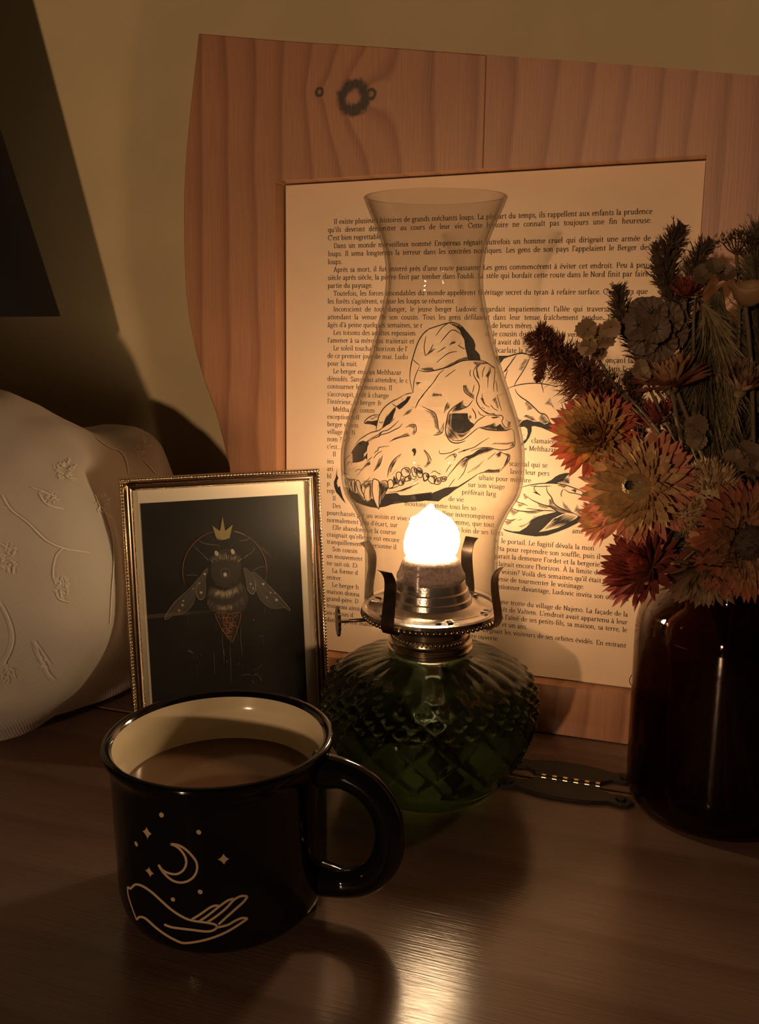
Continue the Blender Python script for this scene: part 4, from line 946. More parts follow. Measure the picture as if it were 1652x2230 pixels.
DL([(140, 955), (170, 975), (195, 955), (230, 930), (300, 945), (400, 1010), (500, 1100), (600, 1190), (700, 1260), (800, 1310), (900, 1332), (1000, 1345), (1090, 1365), (1110, 1390), (1090, 1420), (1030, 1440), (950, 1438), (850, 1425), (720, 1410), (620, 1395), (540, 1365)])
DL([(140, 955), (150, 1050), (190, 1180), (242, 1318)], 2.6); DL([(242, 1318), (260, 1290), (300, 1285), (350, 1310), (450, 1400), (560, 1480), (680, 1545), (760, 1568), (900, 1552), (1050, 1515), (1200, 1455), (1330, 1380), (1445, 1300)])
DL([(1445, 1300), (1385, 1295), (1310, 1325), (1230, 1370), (1130, 1395), (1100, 1400)]); DL([(840, 1310), (930, 1255), (1030, 1185), (1090, 1160), (1140, 1165)]); DL([(920, 1330), (1010, 1270), (1130, 1175), (1220, 1110), (1270, 1090), (1310, 1088)])
DL([(1000, 1345), (1100, 1280), (1210, 1190), (1300, 1095), (1380, 1055), (1445, 1060)]); DL([(1445, 1060), (1400, 1120), (1300, 1210), (1200, 1300), (1130, 1365)])
dk.build('hand_and_moon_print', M['decal'], mug, label='tan line drawing of an open hand, crescent moon and stars')
# ------------------------------------------------------------------ small gilt picture frame with a bee print
PX, PY, PW, PH, PYAW, PLEAN = -.0913, .560, .1259, .1817, .3077, .1281
pa = Vector((math.cos(PYAW), math.sin(PYAW), 0)); pb = Vector((-math.sin(PYAW), math.cos(PYAW), 0))
pu = Vector((0, 0, math.cos(PLEAN))) + pb * math.sin(PLEAN); pn = pb * math.cos(PLEAN) - Vector((0, 0, math.sin(PLEAN)))
P3 = Matrix((pa, pn, pu)).transposed(); POS = Vector((PX, PY, .0008))
pic = thing('picture_frame', 'small beaded gold picture frame holding a dark print of a crowned bee', 'picture frame', POS, P3)
PINV = (Matrix.Translation(POS) @ P3.to_4x4()).inverted()
MW = .0080; hw = PW / 2
prf = [(0, .009), (0, .0012), (.0006, .0002), (.0016, 0), (.0026, .0004), (.0031, .0016), (.0048, .0030), (.0062, .0032), (.0070, .0024), (.0078, .0026), (MW, .0034), (MW, .009)]
cor = [(-hw, 0), (hw, 0), (hw, PH), (-hw, PH)]; ins = [(1, 1), (-1, 1), (-1, -1), (1, -1)]
for e in range(4):
    (x0, z0), (x1, z1) = cor[e], cor[(e + 1) % 4]; a0, a1 = ins[e], ins[(e + 1) % 4]
    n = len(prf); vs = [(x0 + a0[0] * w_, d_, z0 + a0[1] * w_) for w_, d_ in prf] + [(x1 + a1[0] * w_, d_, z1 + a1[1] * w_) for w_, d_ in prf]
    fs = [(i, i + 1, n + i + 1, n + i) for i in range(n - 1)] + [(n - 1, 0, n, 2 * n - 1), tuple(range(n)), tuple(range(2 * n - 1, n - 1, -1))]
    mb = MB(); mb.add(vs, fs)
    for i in range(5, 8): mb.mi[i] = 1
    rail = mb.build('rail', [M['gold'], M['golddark']], pic, fix=True); autosmooth(rail, 60)
    L_ = math.hypot(x1 - x0, z1 - z0); nb = int(L_ / .00205); mb = MB()
    for k in range(1, nb):
        t = k / nb; x = x0 + (x1 - x0) * t + (a0[0] if x0 == x1 else 0) * .0013; z = z0 + (z1 - z0) * t + (a0[1] if z0 == z1 else 0) * .0013
        mb.ball((x, .0000, z), .00112, 6, 4, (1, .9, 1))
    nb2 = int((L_ - 2 * MW) / .0012)
    for k in range(1, nb2):
        t = (MW + k * .0012) / L_; x = x0 + (x1 - x0) * t + (a0[0] if x0 == x1 else 0) * .0073; z = z0 + (z1 - z0) * t + (a0[1] if z0 == z1 else 0) * .0073
        mb.ball((x, .0024, z), .0006, 5, 3)
    mb.build('beading', M['gold'], rail, True, kind='stuff')
mb = MB(); mb.box((-hw + .006, .0062, .006), (hw - .006, .0076, PH - .006)); mb.build('mat_board', M['mat_board'], pic, label='cream mat board')
mb = MB(); mb.box((-hw + .006, .0040, .006), (hw - .006, .0050, PH - .006)); mb.build('glass_pane', M['pane'], pic)
mb = MB(); mb.box((-hw + .004, .0078, .004), (hw - .004, .0105, PH - .004)); mb.build('back_panel', M['shade'], pic)
yb = .0105; mb = MB(); mb.extrude([(-.018, yb, .125), (.018, yb, .125), (.024, yb + .045, .0068), (-.024, yb + .045, .0068)], [(-.018, yb + .002, .125), (.018, yb + .002, .125), (.024, yb + .047, .0072), (-.024, yb + .047, .0072)]); mb.build('easel_leg', M['shade'], pic)
def picmap(off):
    f = plane_map(POS + pn * off, pn)
    return lambda u, v: PINV @ f(u, v)
q0, q1 = picmap(.0058)(305, 1096), picmap(.0058)(648, 1077)
mb = MB(); mb.box((q0.x, .0058, .0165), (q1.x, .0061, (q0.z + q1.z) / 2)); prt = mb.build('print', M['print'], pic, label='near-black art print')
bee = crop(340, 1100, 1652 / 310)
MB_ = dict(cream=mat('print_cream', (.40, .35, .28), .7), dim=mat('print_grey', (.13, .112, .092), .7), dark=mat('print_brown', (.034, .029, .025), .7), wing=mat('print_wing', (.058, .050, .042), .7), gold=mat('print_gold', (.25, .20, .085), .7), honey=mat('print_honey', (.33, .13, .07), .7), shad=mat('print_shade', (.020, .017, .015), .7))
lay = {k: Ink(picmap(.00575 - .00008 * i)) for i, k in enumerate(['shad', 'dark', 'wing', 'dim', 'cream', 'gold', 'honey'])}
def BL(k, p, w=.9, **a): lay[k].line(bee(p), w, **a)
def BF(k, p, sm=True): lay[k].fill(bee(p), sm)
# crown and halo
BF('gold', [(645, 235), (700, 275), (740, 300), (768, 130), (800, 300), (887, 225), (850, 385), (770, 398), (705, 385)], False)
for a in ([(650, 240), (705, 385), (770, 400), (850, 380)], [(768, 135), (760, 300)], [(885, 230), (810, 300)]): BL('cream', a, .7)
BL('shad', [(735, 300), (740, 380)], 2.2); BL('shad', [(800, 310), (830, 370)], 2)
def arc(c, rx, ry, a0, a1, n): return [(c[0] + rx * math.cos(R(a0 + (a1 - a0) * i / n)), c[1] + ry * math.sin(R(a0 + (a1 - a0) * i / n))) for i in range(n + 1)]
for a0, a1, k, w_ in [(160, 255, 'honey', 1.1), (255, 262, 'cream', 1), (282, 300, 'cream', 1), (300, 365, 'honey', 1.0), (365, 385, 'dim', 1), (40, 60, 'dark', .8), (105, 135, 'dark', .9)]: BL(k, arc((795, 765), 487, 475, a0, a1, 16), w_)
for a0, a1 in [(170, 200), (205, 230), (235, 250), (310, 330), (340, 358)]: BL('dim', arc((795, 765), 490, 478, a0, a1, 8), .7)
# antennae and legs
for a in ([(745, 500), (710, 465), (620, 455), (540, 440), (490, 400)], [(855, 490), (890, 455)], [(960, 415), (1040, 405), (1095, 375)]): BL('dim', a, 1.5)
for a in ([(600, 640), (555, 590), (470, 510), (425, 470)], [(1030, 600), (1110, 550), (1145, 490)], [(340, 815), (430, 810), (490, 820)], [(1130, 760), (1200, 720), (1280, 710)]): BL('dim', a, 1.3)
BL('cream', [(560, 595), (605, 640)], 1.6); BL('cream', [(1020, 615), (1055, 575)], 1.4); BL('dim', [(1200, 480), (1270, 540), (1325, 585)], 1.2); BL('dim', [(1240, 490), (1270, 570)], 1.2); BL('dark', [(1510, 900), (1520, 945), (1555, 910)], 1); BL('dark', [(145, 710), (180, 740)], 1)
# wings
WL = [(500, 840), (420, 930), (330, 1020), (220, 1120), (140, 1230), (100, 1300), (110, 1328), (160, 1310), (200, 1275), (300, 1265), (380, 1210), (440, 1120), (460, 1000)]
WR = [(1110, 770), (1200, 830), (1300, 930), (1400, 1030), (1480, 1120), (1550, 1205), (1545, 1225), (1490, 1190), (1400, 1200), (1320, 1190), (1230, 1120), (1170, 1020), (1140, 880)]
SL = [(600, 730), (530, 800), (480, 900), (462, 1010), (490, 1085), (530, 1095), (570, 1050), (575, 940), (570, 860)]
SR = [(1012, 730), (1090, 780), (1150, 880), (1155, 960), (1130, 1030), (1090, 1020), (1050, 960), (1040, 860)]
for w_ in (WL, WR, SL, SR): BF('wing', w_); lay['dim'].line(bee(w_), 1.1, closed=True); lay['cream'].line(bee(w_[2:7]), .7)
for p in ([(480, 880), (380, 1030), (240, 1180), (130, 1300)], [(460, 930), (400, 1080), (300, 1200)], [(1130, 800), (1260, 960), (1400, 1100), (1520, 1210)], [(1150, 850), (1220, 1010), (1330, 1150)], [(560, 800), (500, 950), (510, 1060)], [(1040, 780), (1110, 900), (1120, 1010)]): BL('dim', p, .7)
for x, y, r_ in [(265, 1222, 13), (315, 1112, 12), (305, 1160, 15), (430, 970, 8), (522, 1015, 16), (562, 800, 14), (502, 908, 9), (1240, 915, 14), (1395, 1100, 17), (1328, 1015, 10), (1378, 1022, 8), (1285, 1070, 9), (1095, 915, 9), (1125, 965, 9), (1130, 1330, 6)]:
    lay['cream'].fill(bee([(x + r_ * math.cos(2 * PI * k / 8), y + r_ * math.sin(2 * PI * k / 8)) for k in range(8)]))
for x, y, s_ in [(265, 1222, 45), (1090, 915, 35)]: BL('cream', [(x, y - s_), (x, y + s_)], .6, smooth=False); BL('cream', [(x - s_ * .6, y), (x + s_ * .6, y)], .6, smooth=False)
# body: dark thorax, pale fur bands drawn hair by hair
BF('dark', [(690, 560), (780, 510), (900, 520), (960, 600), (985, 720), (960, 860), (900, 940), (800, 965), (700, 930), (640, 830), (630, 700), (650, 620)])
BF('dark', [(630, 950), (800, 980), (980, 900), (1050, 1000), (1060, 1120), (1000, 1230), (850, 1250), (700, 1240), (610, 1200), (590, 1080)])
BF('shad', [(690, 700), (760, 690), (800, 720), (870, 690), (930, 720), (940, 820), (880, 900), (800, 930), (720, 890), (680, 800)])
rb = random.Random(8)
def fur(k, pts, ln, spread, cnt, w_=.7):
    for _ in range(cnt):
        i = rb.randrange(len(pts) - 1); t = rb.random(); a, b = pts[i], pts[i + 1]
        x, y = a[0] + (b[0] - a[0]) * t + rb.uniform(-12, 12), a[1] + (b[1] - a[1]) * t + rb.uniform(-14, 14)
        an = R(90 + spread * ((x - 805) / 200) * -1 + rb.uniform(-14, 14)); l_ = ln * rb.uniform(.5, 1.1)
        BL(k, [(x, y), (x + l_ * .5 * math.cos(an) + rb.uniform(-4, 4), y + l_ * .5 * math.sin(an)), (x + l_ * math.cos(an), y + l_ * math.sin(an))], w_, sub=1)
fur('dim', [(640, 960), (720, 985), (800, 995), (880, 970), (980, 900)], 105, 20, 150); fur('cream', [(690, 985), (760, 1000), (850, 995), (930, 955)], 80, 20, 70)
fur('dim', [(610, 1100), (700, 1150), (800, 1165), (900, 1140), (1010, 1060)], 80, 25, 130); fur('cream', [(720, 1165), (800, 1180), (880, 1160)], 50, 25, 34)
for _ in range(90):
    x = rb.uniform(650, 950); y = 660 - 40 * math.cos((x - 800) / 100) + rb.uniform(-20, 20); an = R(-90 + (x - 800) * .35 + rb.uniform(-15, 15)); l_ = rb.uniform(30, 75)
    BL('cream' if rb.random() < .5 else 'dim', [(x, y), (x + l_ * math.cos(an), y + l_ * math.sin(an))], .7, smooth=False)
fur('dark', [(640, 700), (660, 800), (720, 900), (800, 940), (900, 900), (950, 800)], 60, 10, 60); fur('shad', [(640, 1060), (740, 1090), (820, 1110), (930, 1060), (1010, 980)], 60, 20, 90, 1.0)
for c_ in ((700, 560), (888, 540)): lay['cream'].fill(bee([(c_[0] + 22 * math.cos(t) + 8 * math.sin(t), c_[1] + 32 * math.sin(t)) for t in [2 * PI * k / 12 for k in range(12)]]))
lay['shad'].fill(bee(arc((803, 788), 58, 62, 0, 360, 20)[:-1])); lay['dim'].line(bee(arc((803, 788), 52, 56, 0, 360, 20)[:-1]), .9, closed=True); lay['cream'].fill(bee(arc((800, 806), 22, 24, 0, 360, 12)[:-1]))
# honeycomb and drips
HC = [(690, 1260), (760, 1240), (860, 1260), (970, 1250), (975, 1330), (940, 1450), (900, 1560), (875, 1590), (840, 1540), (780, 1470), (740, 1400), (700, 1320)]
BF('shad', HC)
for _ in range(46):
    x = rb.uniform(700, 960); y = rb.uniform(1260, 1560)
    if abs(x - 840) > 140 * (1 - (y - 1250) / 340): continue
    r_ = rb.uniform(18, 38); lay['honey'].line(bee(arc((x, y), r_, r_ * .8, rb.uniform(0, 180), rb.uniform(240, 420), 7)), .8)
lay['honey'].line(bee(HC), .9, closed=True)
for p in ([(770, 1480), (765, 1580), (780, 1700), (790, 1840)], [(735, 1540), (735, 1620)], [(980, 1400), (985, 1600), (1000, 1760)], [(855, 1620), (865, 1850), (868, 2065)], [(670, 1700), (675, 1850), (682, 1970)], [(785, 1960), (790, 2010)], [(945, 1480), (950, 1580)], [(700, 1370), (690, 1440)], [(1005, 1850), (1005, 1890)], [(480, 1870), (475, 2000)], [(1250, 1570), (1248, 1650)], [(365, 1250), (370, 1380)], [(1258, 1150), (1262, 1270)]): BL('dim', p, 1.1)
for p in ([(360, 1690), (400, 1700), (430, 1720)], [(1195, 1520), (1250, 1520)], [(510, 1720), (530, 1750)], [(990, 1970), (1100, 1965)]): BL('dim', p, 3.0)
for p in ([(470, 1740), (480, 1780)], [(460, 1850), (490, 1870)], [(495, 1820), (510, 1835)], [(1240, 1550), (1245, 1590)], [(1130, 1920), (1160, 1900)], [(1130, 1980), (1160, 1960), (1190, 1990)], [(1170, 1900), (1230, 1850)], [(410, 1780), (450, 1755)]): BL('dim', p, 1.8)
for p in ([(1115, 2030), (1130, 2070)], [(1200, 1990), (1220, 2040)], [(780, 1680), (790, 1740)], [(820, 1800), (825, 1830)]): BL('honey', p, 2.6)
for k, nm in (('shad', 'painted_shadow'), ('dark', 'painted_body'), ('wing', 'painted_wings'), ('dim', 'painted_hairs'), ('cream', 'painted_highlights'), ('gold', 'painted_crown'), ('honey', 'painted_honeycomb')):
    lay[k].build(nm, MB_[k], prt, kind='stuff')

# ------------------------------------------------------------------ white damask cushion on the left
def blob(parts, vox, it):
    mb = MB()
    for c, ax, rz_ in parts:
        m3 = Matrix.Rotation(R(rz_), 3, 'Z'); k = len(mb.v); mb.ball((0, 0, 0), 1, 40, 24)
        for i in range(k, len(mb.v)):
            q = mb.v[i]; mb.v[i] = Vector(c) + m3 @ Vector((q.x * ax[0], q.y * ax[1], q.z * ax[2]))
    o = mb.build('tmp', None, fix=False)
    rm = o.modifiers.new('r', 'REMESH'); rm.mode = 'VOXEL'; rm.voxel_size = vox
    sm = o.modifiers.new('s', 'SMOOTH'); sm.iterations = it; sm.factor = .5
    dg = bpy.context.evaluated_depsgraph_get(); me = bpy.data.meshes.new_from_object(o.evaluated_get(dg)); old = o.data
    bpy.data.objects.remove(o); bpy.data.meshes.remove(old)
    return me
cme = blob([((-.274, .598, .121), (.120, .118, .119), -8), ((-.188, .668, .108), (.056, .056, .099), -19), ((-.222, .628, .100), (.084, .082, .092), 0), ((-.335, .545, .183), (.080, .040, .130), -14), ((-.43, .56, .19), (.10, .04, .13), -14)], .0065, 14)  # last two lobes rise out of view, added to cast the wall shadow
CO = Vector((-.30, .61, 0))
for v in cme.vertices:
    p = v.co.copy(); d_ = .0075 * (noise.noise(p * 16 + Vector((3, 1, 7)))) + .0018 * noise.noise(p * 45)
    v.co = p + v.normal * d_
    if v.co.z < .002: v.co.z = .002 + (v.co.z - .002) * .02
zmin = min(v.co.z for v in cme.vertices)
cv = [v.co.copy() for v in cme.vertices]; cf = [tuple(p.vertices) for p in cme.polygons]
for v in cme.vertices: v.co = v.co - CO - Vector((0, 0, zmin))
cv = [q - Vector((0, 0, zmin)) for q in cv]
cme.materials.clear(); cme.materials.append(M['cloth']); cme.polygons.foreach_set('use_smooth', [True] * len(cme.polygons)); cme.name = 'cushion_cover'
cush = thing('cushion', 'plump off-white damask cushion with stitched sprigs at the left edge', 'cushion', CO)
cover = obj('cover', cme, cush)
bvh_c = BVHTree.FromPolygons(cv, cf)
def cmap(u, v):
    d = ray(u, v).normalized(); h, n, i, t = bvh_c.ray_cast(CAM, d)
    if h is None:
        h, n, i, t = bvh_c.find_nearest(CAM + d * .62)
    if n.dot(d) > 0: n = -n
    return h + n * .0008 - CO
th = Ink(cmap); c8 = crop(0, 800, 1041 / 420)
rt_ = random.Random(3)
def TL(p, w_=2.0): th.line(c8(p), w_ * 1.35, taper=.3, sub=6)
def blossom(x, y, rx, ry, n=26):
    for _ in range(n):
        a = rt_.uniform(0, 2 * PI); r0 = rt_.uniform(.15, .8); r1_ = r0 + rt_.uniform(.15, .45); b = a + rt_.uniform(-.5, .5)
        TL([(x + rx * r0 * math.cos(a), y + ry * r0 * math.sin(a)), (x + rx * r1_ * math.cos(b), y + ry * r1_ * math.sin(b))], 1.4)
TL([(10, 690), (60, 770), (150, 840), (240, 930), (330, 975), (400, 990), (480, 1000)], 2.0); TL([(340, 975), (300, 1020), (285, 1110), (300, 1170)], 1.6); blossom(330, 1190, 45, 60, 30); TL([(300, 1200), (320, 1250), (380, 1270)], 1.6)
TL([(185, 1470), (205, 1540), (240, 1600), (260, 1650), (290, 1680)], 1.8); TL([(185, 1470), (230, 1540), (270, 1600)], 1.6); blossom(235, 1590, 35, 40, 14)
TL([(0, 1270), (40, 1340), (70, 1440), (60, 1520), (20, 1600)], 1.8); blossom(30, 1640, 50, 60, 20); blossom(45, 1030, 60, 90, 44)
blossom(350, 560, 75, 60, 50); blossom(265, 710, 60, 50, 24); TL([(210, 680), (250, 740), (340, 765)], 1.6); TL([(165, 650), (230, 670), (300, 700)], 1.4)
TL([(520, 385), (580, 430), (650, 460), (680, 510), (690, 580)], 1.8); blossom(545, 730, 45, 60, 24); TL([(510, 690), (540, 760), (600, 815)], 1.5); TL([(740, 480), (800, 530), (840, 580)], 1.5); blossom(770, 440, 50, 60, 26)
TL([(560, 780), (600, 900), (610, 1050), (600, 1200), (590, 1380)], 1.6); TL([(0, 750), (40, 760)], 1.5)
th.build('stitched_sprigs', M['thread'], cush, kind='stuff', label='raised satin-stitch sprigs')

# ------------------------------------------------------------------ dark tapered lampshade at the top left
SR_, SHB = .098, .2768
edge = at(106, 680, .690)
sc_ = Vector((edge.x - SR_ * .985, .695, 0))
shade = thing('wall_lamp', 'unlit lamp with a black tapered shade at the upper left edge', 'lamp', (sc_.x, sc_.y, 0))
dw = ((O + BK * WALL) - sc_).dot(BK)                # from the shade's axis to the wall
mb = MB(); SHT = SHB + .285; rtop = SR_ - .285 * .245
mb.lathe([(SR_, SHB), (rtop, SHT), (rtop - .0015, SHT), (SR_ - .0015, SHB), (SR_, SHB)], 72); autosmooth(mb.build('lamp_shade', M['shade'], shade), 40)
mb = MB(); mb.tube([(0, 0, SHB + .09), (0, 0, SHT + .03), *[tuple(BK * (dw * t) + Vector((0, 0, SHT + .03 + .02 * math.sin(PI * t)))) for t in (.3, .6, 1)]], .006, 10); mb.build('bracket_arm', M['iron'], shade, True)
mb = MB(); q_ = BK * (dw - .004) + Vector((0, 0, SHT + .03)); mb.tube([q_, q_ + BK * .0038], .03, 24); autosmooth(mb.build('wall_plate', M['iron'], shade), 40)
for k in range(3):
    t = 2 * PI * k / 3; mb = MB(); mb.tube([(.006 * math.cos(t), .006 * math.sin(t), SHB + .095), ((SR_ - .024) * math.cos(t), (SR_ - .024) * math.sin(t), SHB + .098)], .0012, 6); mb.build('spider_arm', M['iron'], shade)
# ------------------------------------------------------------------ amber glass jar
VX, VY = .1955, .5025
vase = thing('glass_jar', 'dark brown glass jar holding the dried flowers, at the right edge', 'jar', (VX, VY, 0))
vo = [(.0001, .0016), (.034, .0016), (.0395, 0), (.0440, .0006), (.0480, .0040), (.0500, .0100), (.0506, .020), (.0506, .024), (.0506, .030), (.0506, .045), (.0506, .060), (.0506, .075), (.0506, .088), (.0506, .094), (.0506, .098), (.0500, .108), (.0475, .1175), (.0430, .1240), (.0385, .1285), (.0370, .1320), (.0370, .1440), (.0376, .1455)]
vi = [(.0352, .1455), (.0350, .1320), (.0362, .1270), (.0410, .1215), (.0452, .1155), (.0475, .1065), (.0480, .098), (.0480, .094), (.0480, .088), (.0480, .075), (.0480, .060), (.0480, .045), (.0480, .030), (.0480, .024), (.0480, .018), (.0465, .0105), (.040, .0075), (.0001, .0075)]
mb = MB(); mb.lathe([tuple(q) for q in smooth_line(vo, 3)] + [tuple(q) for q in smooth_line(vi, 3)], 80); mb.build('jar_wall', M['amber'], vase, True)

# ------------------------------------------------------------------ dried flowers
def gradmat(name, c0, c1, c2=None, rough=.55, coat=0):
    """petal colour from base (x = 0) to tip (x = 1)"""
    m, nt, b = nodes(name); L = nt.links.new
    tc = N(nt, 'ShaderNodeTexCoord'); sp = N(nt, 'ShaderNodeSeparateXYZ'); L(tc.outputs['Object'], sp.inputs[0])
    rp = ramp(nt, [(0, c0), (.55, c2 or tuple((a + b_) / 2 for a, b_ in zip(c0, c1))), (1, c1)]); L(sp.outputs[0], rp.inputs[0])
    oi = N(nt, 'ShaderNodeObjectInfo'); hs = N(nt, 'ShaderNodeHueSaturation'); mr = N(nt, 'ShaderNodeMapRange'); mr.inputs[3].default_value = .75; mr.inputs[4].default_value = 1.25
    L(oi.outputs['Random'], mr.inputs[0]); L(mr.outputs[0], hs.inputs['Value']); L(rp.outputs[0], hs.inputs['Color']); L(hs.outputs[0], b.inputs['Base Color'])
    b.inputs['Roughness'].default_value = rough
    b.inputs['Subsurface Weight'].default_value = 0
    tl = N(nt, 'ShaderNodeBsdfTranslucent'); L(hs.outputs[0], tl.inputs[0]); mx = N(nt, 'ShaderNodeMixShader'); mx.inputs[0].default_value = .22
    out = nt.nodes['Material Output']; L(b.outputs[0], mx.inputs[1]); L(tl.outputs[0], mx.inputs[2]); L(mx.outputs[0], out.inputs[0])
    return m
def petal_mesh(name, wd, curl, cup, m, n=5, point=1.0):
    vs = []; fs = []
    for i in range(n + 1):
        t = i / n; w_ = wd * (.42 + .58 * math.sin(PI * .5 * min(1, t / .62))) * (1 if t < .62 else max(.04, 1 - ((t - .62) / .38) ** 2.1))
        z = curl * t * t
        for k in (-1, 0, 1): vs.append((t, k * w_ / 2, z + cup * w_ * abs(k)))
    for i in range(n):
        for k in range(2): a = 3 * i + k; fs.append((a, a + 3, a + 4, a + 1))
    return mesh(name, vs, fs, m, True)
def basis(n_, spin=0):
    z = Vector(n_).normalized(); x = Vector((0, 0, 1)).cross(z)
    x = x.normalized() if x.length > 1e-3 else Vector((1, 0, 0)); y = z.cross(x)
    return Matrix((x, y, z)).transposed() @ Matrix.Rotation(spin, 3, 'Z')
MOUTH = Vector((VX, VY, .140))
def stem_path(head, away, k):
    """from a flower head down into the jar"""
    rk = random.Random(k * 7 + 1); a = rk.uniform(0, 2 * PI); rr_ = rk.uniform(.004, .024)
    m_ = MOUTH + Vector((rr_ * math.cos(a), rr_ * math.sin(a), 0)); f = Vector((VX, VY, .013)) - (m_ - Vector((VX, VY, .14))) * 1.2
    p0 = head; p1 = head + away * .03; out = []
    for i in range(9):
        t = i / 8; out.append((1 - t) ** 3 * p0 + 3 * (1 - t) ** 2 * t * p1 + 3 * (1 - t) * t * t * (m_ + Vector((0, 0, .03))) + t ** 3 * m_)
    return out + [m_.lerp(f, .5), f]
FK = [0]
def add_stem(t, org, head, away, rad=.0012, mt_=None):
    FK[0] += 1; mb = MB(); pts = [q - org for q in stem_path(head, away, FK[0])]
    mb.tube(pts, rad, 6); mb.build('stem', mt_ or M['stem'], t, True)
PM = {}
def pmesh(key, *a):
    if key not in PM: PM[key] = petal_mesh(key, *a)
    return PM[key]
def flower(label, px, py, Y, rp_, face, sty, spin=0, rings=None, seed=1, centre=None, group='dried strawflowers in the brown jar'):
    """strawflower: rings of papery bracts round a dark or closed centre"""
    c = at(px, py, Y); zc = Y * CP + (.28 - c.z) * SP; rad = rp_ * zc / FPX; rk = random.Random(seed)
    B = basis(face, spin); t = thing('strawflower', label, 'flower', c, group=group); nz = B.col[2]
    mo, mi_ = STY[sty][0], STY[sty][1]
    rings = rings or [(22, 1.0, 4, 0), (20, .93, 20, 0), (18, .78, 38, 1), (16, .60, 55, 1), (14, .44, 70, 1)]
    inner = MB(); pin = pmesh('bract_in_' + sty, .19, .34, .26, mi_, 7); pout = pmesh('bract_' + sty, .20, .16, .24, mo, 7)
    for n_, ln, el, jn in rings:
        n_ = int(n_ * (1.5 if jn else 1.35))
        off = rk.uniform(0, 6)
        for k in range(n_):
            a = 2 * PI * k / n_ + off + rk.uniform(-.06, .06); e = R(el + rk.uniform(-7, 7)); L_ = rad * ln * rk.uniform(.9, 1.08)
            R3 = B @ Matrix.Rotation(a, 3, 'Z') @ Matrix.Rotation(-e, 3, 'Y') @ Matrix.Rotation(R(rk.uniform(-14, 14)), 3, 'X')
            base = B @ Vector((math.cos(a), math.sin(a), 0)) * rad * .10
            if jn:
                inner.add([base + R3 @ (v.co * L_) for v in pin.vertices], [tuple(p.vertices) for p in pin.polygons])
            else:
                o = bpy.data.objects.new('bract', pout); M4 = R3.to_4x4() @ Matrix.Scale(L_, 4); M4.translation = base
                o.matrix_local = M4; link(o, t)
    if inner.v: inner.build('inner_bracts', STY[sty][2], t, True, kind='stuff', fix=False)
    mb = MB()
    if centre == 'bud':
        for k in range(40):
            a = 2 * PI * k / 20 + (k // 20) * .16; R3 = B @ Matrix.Rotation(a, 3, 'Z') @ Matrix.Rotation(-R(84), 3, 'Y')
            b_ = B @ Vector((math.cos(a), math.sin(a), 0)) * rad * (.27 - .03 * (k // 20))
            mb.add([b_ + R3 @ (Vector((v.co.x, v.co.y * .86, v.co.z * .92)) * rad * (.66 + .08 * (k // 20) + rk.uniform(-.05, .08))) for v in pin.vertices], [tuple(p.vertices) for p in pin.polygons])
        mb.build('closed_bud', STY[sty][3], t, True, kind='stuff', fix=False); mb = MB()
        mb.ball(nz * rad * .46, rad * .16, 10, 6); mb.build('centre', STY['centre'], t, True)
    elif centre:
        rc = rad * centre; vs = MB(); vs.ball(nz * rad * .10, rc, 14, 8)
        for _ in range(120):
            d_ = B @ Vector((rk.gauss(0, .6), rk.gauss(0, .6), abs(rk.gauss(0, .7)) + .2)).normalized(); p = nz * rad * .10 + d_ * rc * .9; q = p + d_ * rc * .5; s_ = d_.orthogonal().normalized() * rc * .05
            vs.add([p - s_, p + s_, q], [(0, 1, 2)])
        vs.build('centre', STY['centre'], t, True, fix=False)
    mb = MB(); mb.ball(-nz * rad * .06, rad * .20, 10, 6, (1, 1, 1)); mb.build('calyx', M['stem'], t, True)
    add_stem(t, c, c - nz * rad * .15, -nz + Vector((0, 0, -.3)))
    return t
G = gradmat
STY = dict(  # bract colours hold flame light: lit and pink brightened, brown darkened
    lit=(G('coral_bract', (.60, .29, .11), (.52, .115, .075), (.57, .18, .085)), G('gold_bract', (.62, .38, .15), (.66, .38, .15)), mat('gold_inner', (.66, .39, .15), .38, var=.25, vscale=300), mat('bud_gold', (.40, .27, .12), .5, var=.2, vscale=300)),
    pink=(G('pink_bract', (.58, .35, .17), (.52, .195, .13), (.56, .27, .145)), G('peach_bract', (.46, .28, .13), (.45, .21, .11)), mat('peach_inner', (.60, .38, .18), .36, var=.25, vscale=300), mat('bud_tan', (.52, .39, .20), .36, var=.2, vscale=300)),
    red=(G('crimson_bract', (.33, .15, .075), (.28, .055, .052), (.30, .08, .06)), G('dark_red_bract', (.26, .09, .045), (.24, .045, .035)), mat('crimson_inner', (.24, .055, .038), .5, var=.3, vscale=300), None),
    rose=(G('rose_bract', (.36, .19, .09), (.34, .10, .06), (.35, .15, .08)), G('rose_inner_bract', (.28, .15, .07), (.27, .11, .06)), mat('rose_inner', (.36, .19, .09), .45, var=.3, vscale=300), None),
    brown=(G('brown_bract', (.21, .13, .07), (.19, .10, .055)), G('brown_inner_bract', (.22, .14, .075), (.21, .12, .065)), mat('brown_inner', (.21, .13, .07), .55, var=.3, vscale=300), None),
    centre=mat('dark_florets', (.055, .035, .018), .8, var=.5, vscale=500, bump=.5, bscale=900))
side = [(16, 1.0, 30, 0), (16, .98, 45, 0), (14, .85, 60, 1), (12, .7, 72, 1)]
flower('large red and gold strawflower with dark eye, lit by the flame', 1297, 948, .500, 92, (-.42, -.78, .34), 'lit', .2, [(28, 1.0, -4, 0), (26, .96, 9, 0), (26, .88, 22, 1), (26, .78, 34, 1), (26, .68, 45, 1), (24, .58, 55, 1), (22, .48, 64, 1), (18, .40, 72, 1)], 3, .16)
